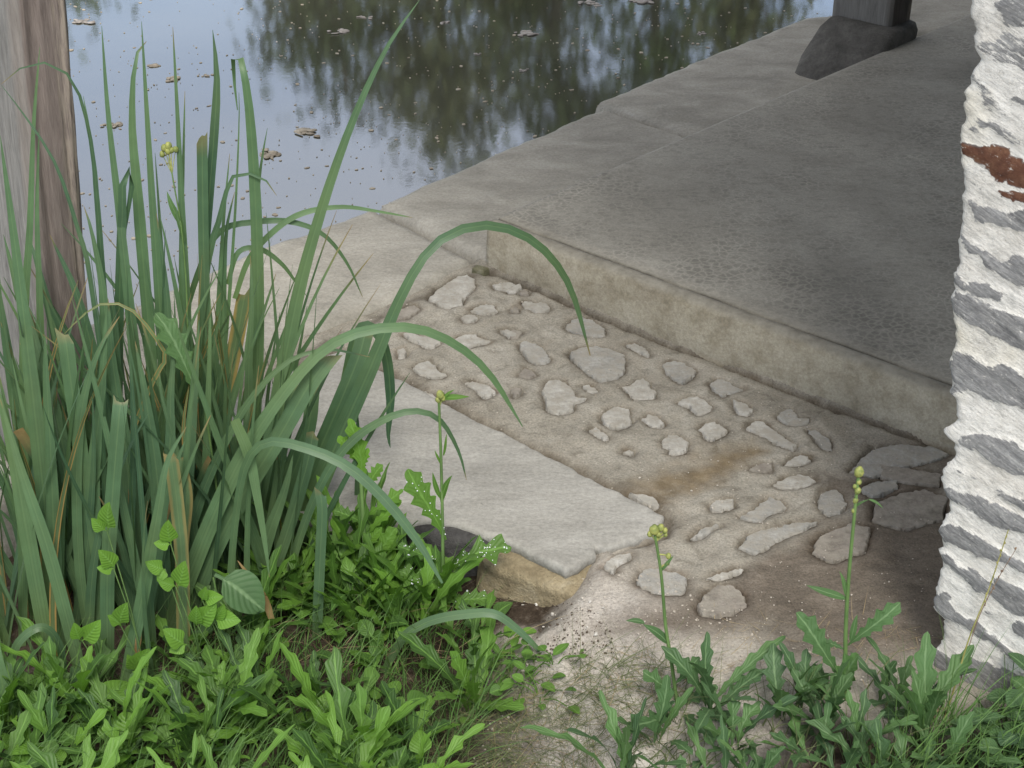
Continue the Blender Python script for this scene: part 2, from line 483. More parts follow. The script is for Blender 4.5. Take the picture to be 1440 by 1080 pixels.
recess_brown = m.mix(1.0, c, (.40, .34, .28), 'MULTIPLY')  # darker brown multiply for stone rims, platform gutter and slab edge
c = m.mix(m.math('MULTIPLY', m.attr('recess'), m.ramp(m.noise(24, 4), (.35, .15), (.65, .9))), c, recess_brown)
c = m.mix(m.attr('crack'), c, m.ramp(m.noise(50, 4), (.3, (.045, .036, .026)), (.7, (.12, .10, .075))))
m.color(c)
m.bump(m.noise(55, 8, .75), .55, .010); m.bump(m.noise(330, 3, .6), .6, .003)
gm = m.m
nr, nc = len(gy), len(gx)
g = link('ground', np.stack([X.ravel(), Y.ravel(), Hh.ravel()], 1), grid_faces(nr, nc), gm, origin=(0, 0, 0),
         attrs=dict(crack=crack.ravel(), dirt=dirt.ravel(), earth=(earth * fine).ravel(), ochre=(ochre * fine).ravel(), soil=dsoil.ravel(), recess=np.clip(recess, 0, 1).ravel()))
tag(g, kind='structure')

# ================================================================== slabs and stones
def resample(P, st):
    P = np.asarray(P, float)[:, :2]
    out = []
    for i in range(len(P)):
        p, q = P[i], P[(i + 1) % len(P)]
        n = max(1, int(round(np.hypot(*(q - p)) / st)))
        for k in range(n):
            out.append(p + (q - p) * k / n)
    return np.array(out)


def inset(P, d):
    q = np.roll(P, 1, 0); r = np.roll(P, -1, 0)
    t = r - q
    n = np.stack([-t[:, 1], t[:, 0]], 1) / (np.hypot(t[:, 0], t[:, 1])[:, None] + 1e-9)
    area = np.sum(P[:, 0] * r[:, 1] - r[:, 0] * P[:, 1])
    st = np.hypot(t[:, 0], t[:, 1]).mean() / 2 + 1e-9
    for _ in range(int(min(12, max(0, abs(d) / st * 1.6)))):
        n = n + np.roll(n, 1, 0) + np.roll(n, -1, 0)
        n /= np.linalg.norm(n, axis=1)[:, None] + 1e-9
    return P + n * d * (1 if area > 0 else -1)


def slab(name, outline, prof, mat, step=.012, jit=.004, js=1.0, tilt=(0, 0), zj=0.0, sub=3, origin=None, parent=None, seed=0):
    """prof: list of (inset, z) from the foot up; then the top is filled by rings shrinking to the middle"""
    P = resample(outline, step)
    q = np.roll(P, 1, 0); r = np.roll(P, -1, 0); t = r - q
    nrm = np.stack([-t[:, 1], t[:, 0]], 1) / (np.hypot(t[:, 0], t[:, 1])[:, None] + 1e-9)
    P = P + nrm * ((fbm(P[:, 0] * 55 * js, P[:, 1] * 55 * js, seed, 4) - .5) * 2 * jit)[:, None]
    c = P.mean(0); n = len(P)
    V = []
    rings = [(inset(P, d), z) for d, z in prof]
    last, zl = rings[-1]
    for i, (Q, z) in enumerate(rings):
        zz = np.full(n, float(z))
        if i >= 2:
            zz = zz + zj * (fbm(Q[:, 0] * 16, Q[:, 1] * 16, seed + 3, 4) - .5) * 2
        zz = zz + (Q - c) @ np.array(tilt)
        V.append(np.column_stack([Q, zz]))
    F = grid_faces(len(rings), n, 0, True)
    V = np.concatenate(V)
    b = (len(rings) - 1) * n
    bm = bmesh.new()
    vs = [bm.verts.new((q[0], q[1], 0)) for q in last]
    bm.faces.new(vs)
    bmesh.ops.triangulate(bm, faces=bm.faces[:])
    lim = max(.02, step * 2.5)
    for _ in range(6):
        el = [e for e in bm.edges if not e.is_boundary and e.calc_length() > lim]
        if not el: break
        bmesh.ops.subdivide_edges(bm, edges=el, cuts=1)
        bmesh.ops.triangulate(bm, faces=bm.faces[:])
        bmesh.ops.beautify_fill(bm, faces=bm.faces[:], edges=[e for e in bm.edges if not e.is_boundary])
    bm.verts.ensure_lookup_table(); bm.verts.index_update()
    inner = np.array([v.co[:2] for v in bm.verts])[n:]
    tf = [[v.index for v in f.verts] for f in bm.faces]
    up = [bm.faces[:][0].normal.z] if False else None
    bm.free()
    if len(inner):
        zz = zl + zj * (fbm(inner[:, 0] * 16, inner[:, 1] * 16, seed + 3, 4) - .5) * 2 + (inner - c) @ np.array(tilt)
        V = np.vstack([V, np.column_stack([inner, zz])])
    tf = [[b + k if k < n else (len(rings) * n + k - n) for k in f] for f in tf]
    area = np.sum(P[:, 0] * np.roll(P[:, 1], -1) - np.roll(P[:, 0], -1) * P[:, 1])
    if area < 0:
        F = [f[::-1] for f in F]
    for f in tf:      # all top faces look up
        x0, x1, x2 = V[f[0]], V[f[1]], V[f[2]]
        F.append(tuple(f) if (x1[0] - x0[0]) * (x2[1] - x0[1]) - (x1[1] - x0[1]) * (x2[0] - x0[0]) > 0 else tuple(f[::-1]))
    return link(name, V, F, mat, parent, origin=origin)

tones = [rough_stone('pale_paving_stone', (.33, .32, .285), (.435, .422, .385), (.525, .512, .475), 14, bump=.6, film=(.31, .288, .245)).m,
         rough_stone('grey_paving_stone', (.24, .235, .22), (.34, .335, .31), (.43, .42, .395), 14, bump=.6, film=(.31, .288, .245)).m,
         rough_stone('dull_paving_stone', (.15, .135, .11), (.24, .215, .185), (.34, .31, .275), 16, bump=.6, film=(.31, .288, .245)).m]
for i, ((px, tone, lab), P) in enumerate(zip(STONES, SW)):
    zc = float(ground_h(P[:, 0], P[:, 1]).mean())
    o = slab('paving_stone', P, [(-.004, zc - .03), (-.001, zc - .006), (.0, zc - .0015), (.0015, zc + .0008 + .0015 * rng.random())], tones[tone], .004, .0055, 2.6,
             tilt=(rng.normal(0, .008), rng.normal(0, .008)), zj=.0004, sub=3, seed=i * 1.7)
    o.data.polygons.foreach_set('use_smooth', np.zeros(len(o.data.polygons), bool))
    tag(o, lab, 'paving stone', 'stones bedded in the mortar before the platform')

slab_m = rough_stone('pale_schist_slab', (.255, .247, .222), (.34, .332, .303), (.43, .42, .388), 5, (1.0, 2.6, 1), -.75, bump=.45).m
o = slab('stone_step', SLABW, [(.03, -.032), (.008, -.022), (.001, -.010), (.0, .000), (.002, .005), (.006, .0075)], slab_m, .008, .006, .7, zj=.003, sub=6, seed=3)
tag(o, 'big pale grey rectangular stone slab lying as a step behind the weeds', 'stone step')

yel = rough_stone('yellow_brown_stone', (.19, .15, .09), (.33, .275, .175), (.46, .40, .285), 18, bump=.9).m
def boulder(name, px_front, depth, ztop, zbot, mat, seed):
    """px_front: left and right pixel of the front top edge"""
    pL, pR = at(*px_front[0], ztop), at(*px_front[1], ztop)
    d = (pR - pL); ln = np.linalg.norm(d[:2]); d = d / ln
    nrm = np.array([d[1], -d[0], 0]); nrm = nrm if nrm[1] < 0 else -nrm
    Acc_ = Acc(); nu, nv = 60, 40
    u = np.linspace(0, 2 * np.pi, nu, endpoint=False); v = np.linspace(-np.pi / 2, np.pi / 2, nv)
    U, Vv = np.meshgrid(u, v)
    se = lambda t, p: np.sign(t) * np.abs(t) ** p
    x = se(np.cos(Vv), .25) * se(np.cos(U), .28) * ln / 2
    y = se(np.cos(Vv), .25) * se(np.sin(U), .28) * depth / 2
    z = se(np.sin(Vv), .25) * (ztop - zbot) / 2
    nn = 1 + .20 * (fbm(x * 16 + z * 9, y * 16 + z * 22, seed, 4) - .5)
    x, y, z = x * nn, y * nn, z * (1 + .16 * (fbm(x * 14, y * 14, seed + 9, 3) - .5))
    c = (pL + pR) / 2 - nrm * depth / 2; c[2] = (ztop + zbot) / 2
    P = c + x.ravel()[:, None] * d + y.ravel()[:, None] * nrm + z.ravel()[:, None] * np.array([0, 0, 1])
    return link(name, P, grid_faces(nv, nu, 0, True), mat)

o = boulder('stone_block', ((658, 780), (814, 832)), .27, -.012, -.17, yel, 4)
tag(o, 'yellow brown rough stone block under the front edge of the big slab', 'stone block')
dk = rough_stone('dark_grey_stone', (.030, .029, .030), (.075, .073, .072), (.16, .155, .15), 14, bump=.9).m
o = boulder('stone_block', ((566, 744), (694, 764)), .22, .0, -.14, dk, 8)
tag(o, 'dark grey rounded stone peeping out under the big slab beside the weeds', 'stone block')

# basin coping stones
cop = rough_stone('basin_coping_stone', (.24, .228, .196), (.345, .329, .287), (.44, .422, .375), 5.5, (1, 1.8, 1), .8, bump=.75).m
def coping(pts, lab, seed):
    P = np.array([ab(a, b) for a, b in pts])
    o = slab('coping_stone', P, [(0, -.50), (0, -.03), (.004, -.006), (.015, .010), (.035, .016)], cop, .02, .008, .35, zj=.004, sub=6, seed=seed)
    tag(o, lab, 'coping stone', 'stones edging the water basin')
coping([(-2.6, -.40), (-1.22, -.41), (-1.22, .05), (-2.6, .1)], 'basin edge stone hidden behind the iris leaves at the foot of the wooden post', 1)
coping([(-1.20, -.41), (-.68, -.42), (-.3, -.45), (.045, -.43), (-.01, -.02), (-.25, .0), (-.52, -.02), (-1.20, .04)], 'pale basin edge stone behind the iris leaves, nearest the camera', 2)
coping([(.062, -.43), (.35, -.455), (.7, -.47), (1.0, -.475), (.965, -.2), (.965, .12), (.008, .12), (.008, -.02)], 'basin edge stone beside the front corner of the platform', 3)
coping([(1.02, -.52), (1.3, -.535), (1.8, -.55), (2.15, -.55), (2.24, -.50), (2.24, .12), (.98, .12), (.98, -.2)], 'far basin edge stone carrying the dark post, jutting out at its near end', 4)
coping([(2.26, -.46), (3.6, -.5), (8, -.5), (8, .12), (2.26, .12)], 'last basin edge stone just visible past the dark post', 5)

# added lump standing for the dark hole and grass tuft at the platform corner
o = boulder('stone', ((662, 376), (681, 381)), .025, .018, -.03, rough_stone('hole_and_tuft', (.07, .07, .04), (.15, .145, .09), (.26, .245, .19), 40).m, 14)
tag(o, 'small olive lump added for the dark grassy hole at the near corner of the platform', 'stone')

# ================================================================== concrete platform
pm = Mat('weathered_concrete', .8, .3)
v = pm.vec((1, 1, 1))
base = pm.ramp(pm.noise(2.6, 8, .62, None, .4), (.28, (.22, .208, .178)), (.5, (.305, .29, .25)), (.75, (.40, .38, .33)))
craze = pm.ramp(pm.vor(58, 'DISTANCE_TO_EDGE', pm.mix(.03, pm.pos, pm.n('ShaderNodeTexNoise').outputs['Color'])), (0.0, 1.16), (.07, .95), (.20, .66))
gate = pm.ramp(pm.noise(4.5, 6, .7), (.42, .08), (.62, .8))
base = pm.mix(gate, base, craze, 'MULTIPLY')
blot = pm.ramp(pm.noise(26, 7, .72, pm.vec((1, 2.2, 1), (0, 0, .8))), (.33, .70), (.5, 1.02))
base = pm.mix(.7, base, blot, 'MULTIPLY')
base = pm.mix(.5, base, pm.ramp(pm.noise(240, 2, .6), (.3, .7), (.7, 1.2)), 'MULTIPLY')
spk = pm.ramp(pm.vor(55), (.06, .55), (.20, 1.0))
base = pm.mix(pm.ramp(pm.noise(5, 5, .7), (.45, 0.0), (.6, .8)), base, spk, 'MULTIPLY')
face = pm.ramp(pm.noise(8, 8, .68, None, .3), (.26, (.28, .243, .182)), (.5, (.41, .37, .288)), (.76, (.51, .47, .385)))
face = pm.mix(.6, face, pm.ramp(pm.noise(170, 3, .7), (.32, .7), (.66, 1.2)), 'MULTIPLY')
edge = pm.ramp(pm.noise(30, 6, .7), (.35, (.20, .185, .15)), (.65, (.31, .29, .24)))
c = pm.mix(pm.attr('face'), base, face)
c = pm.mix(pm.attr('lip'), c, edge)
grv = pm.math('MULTIPLY', pm.math('MULTIPLY', pm.math('SUBTRACT', pm.attr('lip'), 1.0), .5), pm.ramp(pm.noise(11, 5, .7), (.40, .1), (.56, 1.0)))
c = pm.mix(grv, c, (.035, .033, .030))
crack = pm.ramp(pm.noise(20, 7, .7), (.36, (.60, .57, .50)), (.54, (1.0, 1.0, 1.0)))
c = pm.mix(pm.math('MULTIPLY', pm.attr('face'), .6), c, pm.mix(1.0, c, crack, 'MULTIPLY'))
pm.color(c)
pm.bump(pm.noise(70, 7, .7), .45, .006); pm.bump(pm.noise(300, 2, .5), .3, .002)
prof = [(.002, -.12, 1, 0), (.0, .03, 1, 0), (.0, .06, 1, 0), (.0, .094, 1, 0), (.0015, .103, .9, .5), (.007, .109, .5, 1), (.016, .111, .3, 1), (.026, .111, .2, 1), (.030, .1035, 0, 3), (.036, .1035, 0, 3), (.040, .110, 0, .6), (.07, .111, 0, 0),
        (.3, .111, 0, 0), (.8, .111, 0, 0), (1.6, .111, 0, 0), (2.6, .111, 0, 0), (8, .111, 0, 0), (8, -.12, 1, 0)]
pa = np.array(prof)
bs = np.concatenate([np.arange(0, 1.64, .012), [1.8, 2.4]])
VV = []
for k, b in enumerate(bs):
    skew = .0
    for (a, z, fc, lp) in prof:
        w = .004 * (fbm(np.array([b * 7.]), np.array([z * 20.]), 3)[0] - .5) + .016 * (fbm(np.array([b * 1.7]), np.array([.3]), 8)[0] - .5)
        aa = a + (w if a < .2 else 0)
        bb = b + (0.004 if k == 0 and z > .09 else 0)
        VV.append(ab(aa, bb, z + (.003 * (fbm(np.array([b * 9.]), np.array([a * 9.]), 5)[0] - .5) if z > .05 else 0)))
npf = len(prof)
F = [f[::-1] for f in grid_faces(len(bs), npf)]
n0 = len(VV)
F.append(tuple(range(npf)))
F.append(tuple(range((len(bs) - 1) * npf, n0))[::-1])
o = link('concrete_platform', VV, F, pm.m, attrs=dict(face=np.tile(pa[:, 2], len(bs)), lip=np.tile(pa[:, 3], len(bs))))
for p_ in o.data.polygons:
    if len(p_.vertices) > 4: p_.use_smooth = False
tag(o, 'raised grey concrete platform with a beige front face under the shelter roof', 'platform')

# ================================================================== water
wm = Mat('pond_water', .04, .5)
wm.b.inputs['IOR'].default_value = 1.33
wm.color(wm.ramp(wm.noise(1.3, 4), (.35, (.050, .052, .036)), (.65, (.080, .082, .062))))
wm.b.inputs['Coat Weight'].default_value = 1.0
wm.b.inputs['Coat IOR'].default_value = 3.2
wm.b.inputs['Coat Roughness'].default_value = .035
nb = wm.n('ShaderNodeBump'); nb.inputs['Strength'].default_value = .018; nb.inputs['Distance'].default_value = .01
wm.put(nb.inputs['Height'], wm.noise(9, 3, .5, wm.vec((1, .55, 1))))
nb2 = wm.n('ShaderNodeBump'); nb2.inputs['Strength'].default_value = .014; nb2.inputs['Distance'].default_value = .004
wm.put(nb2.inputs['Height'], wm.noise(60, 3, .6)); wm.t.links.new(nb.outputs[0], nb2.inputs['Normal'])
wm.t.links.new(nb2.outputs[0], wm.b.inputs['Normal']); wm.t.links.new(nb2.outputs[0], wm.b.inputs['Coat Normal'])
WZ = -.20
corners = [ab(-9.0, -.44, WZ), ab(17.2, -.44, WZ), ab(17.2, -11.4, WZ), ab(-9.0, -11.4, WZ)]
o = link('water', corners, [(0, 3, 2, 1)], wm.m, origin=tuple(ab(2, -5, WZ)), smooth=False)
if o.data.polygons[0].normal.z < 0: o.data.flip_normals()
tag(o, kind='structure')

# ================================================================== whitewashed wall
WA = -.60
def onwall(u, v):
    d = ray(u, v); p0 = ab(WA, 0)
    t = ((p0 - CP) @ EA) / (d @ EA)
    p = CP + d * t
    return (p - C0) @ EB, p[2]

def wz(oy, pts):
    pts = [(x + 420, y + 190) if x >= 900 else (x, y) for x, y in pts]      # stones run on past the traced part
    return np.array([onwall(1240 + x / 3.6, oy + y / 3.6) for x, y in pts])
WST = [  # origin y, amount, rust, outline
 (0,.9,0,[(535,45),(570,15),(640,0),(720,-20),(900,-20),(900,160),(720,130),(640,140),(600,100),(560,75)]),
 (0,.62,0,[(480,215),(540,200),(620,180),(720,170),(900,190),(900,450),(720,390),(640,345),(560,310),(500,270)]),
 (0,.66,0,[(440,385),(470,380),(540,470),(600,530),(645,580),(600,580),(520,530),(460,470)]),
 (0,.9,0,[(665,495),(700,480),(790,490),(790,540),(690,515)]),
 (0,.72,0,[(405,625),(480,605),(560,625),(630,670),(720,715),(700,720),(600,690),(520,660),(440,650)]),
 (0,1,1,[(400,760),(430,735),(520,735),(600,755),(660,780),(720,810),(900,880),(900,1010),(715,940),(660,900),(600,890),(540,865),(490,820),(410,795)]),
 (0,.9,1,[(625,965),(660,980),(760,995),(760,1035),(680,1005)]),
 (0,.7,0,[(440,915),(500,940),(555,970),(520,972)]),
 (280,.95,0,[(400,5),(470,10),(540,30),(640,45),(720,65),(900,110),(900,220),(720,172),(640,150),(560,125),(490,110),(440,60)]),
 (280,.9,0,[(380,170),(420,165),(480,205),(550,270),(620,320),(680,290),(900,310),(900,440),(700,415),(620,385),(560,345),(500,310),(440,290),(430,240)]),
 (280,1,0,[(360,400),(400,400),(440,440),(540,450),(600,470),(660,495),(620,520),(540,515),(450,490),(390,465),(365,430)]),
 (280,1,0,[(340,505),(380,480),(450,500),(540,545),(640,575),(720,600),(900,660),(900,820),(720,758),(620,715),(520,680),(440,640),(410,590),(350,545)]),
 (280,.85,0,[(345,780),(380,785),(470,800),(560,830),(640,855),(720,890),(900,960),(900,1150),(700,1075),(600,1030),(500,990),(420,970),(345,990),(330,840)]),
 (540,.95,0,[(370,260),(440,250),(520,265),(620,285),(720,320),(900,380),(900,530),(720,465),(640,440),(560,400),(480,350),(400,310)]),
 (540,.75,0,[(345,420),(420,460),(470,460),(490,500),(440,480),(380,455)]),
 (540,.95,0,[(560,515),(620,540),(720,580),(900,640),(900,720),(720,635),(640,590),(580,550)]),
 (540,1,0,[(300,520),(360,525),(450,565),(560,610),(640,630),(720,665),(900,740),(900,860),(720,780),(620,745),(520,680),(420,610),(340,580)]),
 (540,1,0,[(290,740),(340,700),(420,730),(520,775),(620,850),(720,890),(900,970),(900,1030),(720,955),(620,905),(520,880),(400,830),(320,790)]),
 (540,1,0,[(285,850),(340,860),(400,920),(480,945),(560,990),(640,1015),(720,1050),(900,1140),(900,1260),(640,1140),(560,1100),(480,1050),(400,980),(310,920)]),
 (780,1,0,[(255,190),(300,195),(340,230),(380,280),(450,330),(520,380),(600,440),(680,500),(720,520),(800,560),(800,600),(640,520),(560,460),(450,390),(350,350),(300,320),(255,270)]),
 (780,1,0,[(250,500),(300,480),(380,500),(460,520),(560,550),(650,580),(720,600),(900,660),(900,800),(680,720),(560,710),(450,670),(350,610),(260,570)]),
 (780,.9,0,[(490,260),(545,280),(545,300),(500,280)]),
 (780,.9,0,[(650,370),(720,340),(900,350),(900,450),(700,425),(655,400)]),
 (780,1,.6,[(240,690),(340,710),(450,745),(560,790),(620,850),(400,870),(240,850)]),
]
SIL = [(0,[(435,-60),(435,0),(440,60),(455,120),(460,250),(487,290),(480,325),(445,365),(440,440),(412,465),(408,580),(395,650),(383,720),(385,780),(400,830),(407,940),(400,1000)]),
 (280,[(402,60),(402,120),(375,185),(385,270),(375,365),(360,380),(365,460),(340,500),(358,570),(368,640),(358,740),(345,790),(333,840),(345,960)]),
 (540,[(348,50),(370,110),(370,180),(360,205),(310,230),(310,255),(345,295),(370,310),(360,360),(340,400),(300,435),(305,460),(290,490),(305,530),(335,600),(330,650),(275,740),(310,800),(308,830),(280,850),(305,900),(295,950)]),
 (780,[(290,110),(262,170),(250,210),(258,290),(310,330),(300,380),(300,440),(250,500),(245,560),(240,680),(238,760),(236,900)])]
sil = np.concatenate([wz(oy, p) for oy, p in SIL])
sil = sil[np.argsort(sil[:, 1])]
zr = np.concatenate([np.arange(-.30, 1.16, .0045), np.arange(1.18, 2.26, .06)])
eb_ = np.interp(zr, sil[:, 1], sil[:, 0])
dzr = zr > sil[:, 1].max()
eb_ = eb_ + .010 * (fbm(zr * 60, zr * 0, 33, 4) - .5) + .006 * (fbm(zr * 170, zr * 0, 35, 2) - .5)
eb_ = np.where(dzr, sil[-1, 0] + .02 * (fbm(zr * 12, zr * 0, 4) - .5), eb_)
tcol = np.concatenate([np.arange(0, .42, .0045), np.arange(.425, 1.2, .012)])
Bw = eb_[:, None] + tcol[None, :]
Zw = np.repeat(zr[:, None], len(tcol), 1)
stone = np.zeros(Bw.shape); rust = np.zeros(Bw.shape)
dip = R(22)
qs = Bw * math.cos(dip) - Zw * math.sin(dip) * -1
P1 = Bw * math.cos(dip) - Zw * math.sin(dip); P2 = Bw * math.sin(dip) + Zw * math.cos(dip)
jb = .030 * (fbm(P1 * 30, P2 * 60, 5, 4) - .5); jz = .024 * (fbm(P1 * 34, P2 * 60, 15, 5) - .5)
for oy, am, ru, p in WST:
    d = poly_dist(Bw + jb, Zw + jz, wz(oy, p))
    s_ = sstep(.006, -.006, d) * am
    rust = np.where((s_ > stone) & (s_ > .05), ru, rust) if ru else np.where(s_ > stone + .3, 0, rust)
    stone = np.maximum(stone, s_)
# random stones for the part of the wall above and beside the traced ones
far = (Zw > 1.05) | (tcol[None, :] > .40)
extra = sstep(.56, .62, fbm(P1 * 3.2, P2 * 15, 44, 3)) * .95
stone = np.where(far, np.maximum(stone, extra * sstep(.38, .46, np.maximum(tcol[None, :], (Zw - 1.05) * 2 + .38))), stone)
lay = fbm(P1 * 14, P2 * 110, 7, 4) - .5
hgt = .0025 * (stone - .5) + .005 * (fbm(P1 * 6, P2 * 12, 2, 4) - .5) + .0025 * lay * (.3 + stone) + .0025 * (fbm(Bw * 70, Zw * 70, 12, 3) - .5)
rnd = .005 * np.exp(-tcol / .005)[None, :]
aw = WA - hgt + rnd + .0 * Zw
base_w = ab(0, 0)
PW = C0 + aw[..., None] * EA + Bw[..., None] * EB + Zw[..., None] * np.array([0, 0, 1.0])
backs = [(7.6, .05), (2.5, .03), (1.0, .03), (.2, .025), (.05, .014)]
BK = []
for k, (da, db) in enumerate(backs):
    nzv = .012 * (fbm(zr * 11 + k, zr * 0 + da * 3, 20) - .5)
    BK.append(C0 + (WA + .055 + da)[..., None] * EA if False else C0 + np.outer(np.full(len(zr), WA + .012 + da), EA) + np.outer(eb_ + db + nzv, EB) + np.outer(zr, [0, 0, 1.0]))
full = np.concatenate([np.stack(BK, 1), PW], 1)
st_f = np.concatenate([np.zeros((len(zr), len(backs))), stone], 1)
ru_f = np.concatenate([np.zeros((len(zr), len(backs))), rust], 1)
ncw = full.shape[1]
# right side and back closing columns
cl1 = C0 + np.outer(np.full(len(zr), 7.05), EA) + np.outer(eb_ + 1.2, EB) + np.outer(zr, [0, 0, 1.0])
full = np.concatenate([full, cl1[:, None, :]], 1)
st_f = np.concatenate([st_f, np.zeros((len(zr), 1))], 1); ru_f = np.concatenate([ru_f, np.zeros((len(zr), 1))], 1)
ncw += 1
wmt = Mat('whitewash_over_schist', .9, .2)
lime = wmt.ramp(wmt.noise(9, 7, .65), (.3, (.62, .59, .53)), (.55, (.77, .75, .70)), (.8, (.83, .815, .775)))
lime = wmt.mix(.45, lime, wmt.ramp(wmt.noise(120, 4, .7), (.3, .72), (.55, 1.03)), 'MULTIPLY')
lime = wmt.mix(wmt.ramp(wmt.noise(4.5, 3), (.58, 0.0), (.72, .55)), lime, (.74, .67, .50))
vdip = wmt.vec((1, 1, 1), (0, 0, 0))
mpn = wmt.n('ShaderNodeVectorRotate', rotation_type='AXIS_ANGLE'); wmt.put(mpn.inputs['Vector'], wmt.pos)
mpn.inputs['Axis'].default_value = tuple(EA); mpn.inputs['Angle'].default_value = -.36
vs = wmt.vec((1, 1, 5.5), src=mpn.outputs['Vector'])
vss = wmt.vec((1, 1, 9), src=mpn.outputs['Vector'])
grey = wmt.ramp(wmt.noise(26, 9, .8, vss, .4), (.30, (.11, .11, .112)), (.46, (.22, .22, .22)), (.58, (.32, .318, .31)), (.72, (.50, .495, .48)))
grey = wmt.mix(.6, grey, wmt.ramp(wmt.noise(7, 5, .6, vs), (.35, .65), (.65, 1.2)), 'MULTIPLY')
grey = wmt.mix(.5, grey, wmt.ramp(wmt.noise(150, 4, .75), (.3, .6), (.7, 1.3)), 'MULTIPLY')
rustc = wmt.ramp(wmt.noise(22, 7, .7), (.3, (.05, .026, .02)), (.5, (.12, .055, .035)), (.68, (.21, .115, .07)), (.8, (.42, .34, .27)))
sc_ = wmt.mix(wmt.attr('rust'), grey, rustc)
brk = wmt.math('ADD', wmt.attr('stone'), wmt.math('MULTIPLY', wmt.math('SUBTRACT', wmt.noise(34, 8, .78, vs), .5), 2.1))
brk = wmt.math('ADD', brk, wmt.math('MULTIPLY', wmt.attr('rust'), .7))
mask = wmt.ramp(brk, (.46, 0.0), (.58, 1.0))
fle = wmt.ramp(wmt.noise(75, 6, .75, wmt.vec((1, 1, 2), src=mpn.outputs['Vector'])), (.60, 0.0), (.68, 1.0))
mask = wmt.math('SUBTRACT', mask, fle)
# fine cracks running with the bedding
crk = wmt.ramp(wmt.noise(17, 8, .78, vs, .9), (.470, 1.0), (.494, .30), (.512, 1.0))
lime = wmt.mix(.7, lime, wmt.ramp(wmt.noise(26, 8, .75, vs), (.34, .62), (.5, 1.0)), 'MULTIPLY')
lime = wmt.mix(.7, lime, crk, 'MULTIPLY')
wmt.color(wmt.mix(mask, lime, sc_))
wmt.bump(wmt.noise(38, 8, .72, vs), .35, .004); wmt.bump(wmt.noise(210, 4, .65), .5, .003)
o = link('whitewashed_wall', full.reshape(-1, 3), grid_faces(len(zr), ncw), wmt.m, attrs=dict(stone=st_f.ravel(), rust=ru_f.ravel()))
tag(o, 'rough schist stone wall end with flaking whitewash between grey stones', 'wall')

# ================================================================== wooden posts and shelter roof
def wood(name, c0, c1, c2, g0, g1):
    m = Mat(name, .8, .25)
    v = m.vec((1, 1, .07))
    br = m.ramp(m.noise(95, 7, .75, v, .6), (.28, c0), (.55, c1), (.8, c2))
    br = m.mix(.5, br, m.ramp(m.noise(5, 4), (.3, .7), (.7, 1.15)), 'MULTIPLY')
    gr = m.ramp(m.noise(120, 8, .78, v, .5), (.3, g0), (.7, g1))
    c = m.mix(m.attr('grey'), br, gr)
    worn = m.ramp(m.noise(150, 7, .75, m.vec((1, 1, .10))), (.42, 0.0), (.56, 1.0))
    c = m.mix(m.math('MULTIPLY', worn, m.attr('worn')), c, (.36, .31, .25))
    m.color(c)
    m.bump(m.noise(70, 6, .7, v), .6, .006)
    return m.m

def post(corner_px, wa, wb, zb, zt, lean, mat, name, lab, nseg=60, chamf=.008, yplane=None):
    pass

def make_post(name, base, wa, wb, zb, zt, leanv, mat, lab, cat='post', greyside='A'):
    """square post; base is the near corner (towards -A,+B); leanv: xy drift per metre"""
    zs = np.linspace(zb, zt, 70)
    k = .012
    # ring, starting on the -A face left end, going to the near corner, then along +B
    cor = [(0, -wb), (0, -k), (k * .3, -k * .3), (k, 0), (wa - k, 0), (wa, -k), (wa, -wb + k), (wa - k, -wb), (k, -wb)]
    fine_ = []
    gr, wo = [], []
    segs = [((k, -wb), (0, -wb + k), 2, 1, .3), ((0, -wb + k), (0, -k), 14, 1, 0), ((0, -k), (k, 0), 4, .6, .1), ((k, 0), (wa - .028, 0), 8, 0, 0), ((wa - .028, 0), (wa - k, 0), 5, 0, .55), ((wa - k, 0), (wa, -k), 3, 0, .9),
            ((wa, -k), (wa, -wb + k), 6, .6, .2), ((wa, -wb + k), (wa - k, -wb), 2, .6, .2), ((wa - k, -wb), (k, -wb), 6, .8, .1)]
    for p, q, n, gg, ww in segs:
        for i in range(n):
            t = i / n
            fine_.append((p[0] + (q[0] - p[0]) * t, p[1] + (q[1] - p[1]) * t)); gr.append(gg); wo.append(ww)
    fine_ = np.array(fine_); nn = len(fine_)
    V = []
    for z in zs:
        w = (fbm(np.arange(nn) * .9, np.full(nn, z * 3.), 6, 3) - .5) * .008
        cx, cy = wa / 2, -wb / 2
        rr = fine_ - np.array([cx, cy]); rr = rr * (1 + w[:, None] / .06)
        Q = rr + np.array([cx, cy])
        P = np.array(base)[None, :] + Q[:, :1] * EA + Q[:, 1:] * EB
        P = P + np.array([leanv[0], leanv[1], 0]) * (z - zb)
        P[:, 2] = z
        V.append(P)
    F = grid_faces(len(zs), nn, 0, True)
    F.append(tuple(range(nn))[::-1]); F.append(tuple(range((len(zs) - 1) * nn, len(zs) * nn)))
    o = link(name, np.concatenate(V), F, mat, attrs=dict(grey=np.tile(gr, len(zs)), worn=np.tile(wo, len(zs))))
    for p_ in o.data.polygons:
        if len(p_.vertices) > 4: p_.use_smooth = False
    return tag(o, lab, cat)

w1 = wood('weathered_brown_wood', (.105, .083, .074), (.205, .170, .152), (.30, .255, .23), (.09, .087, .08), (.30, .29, .272))
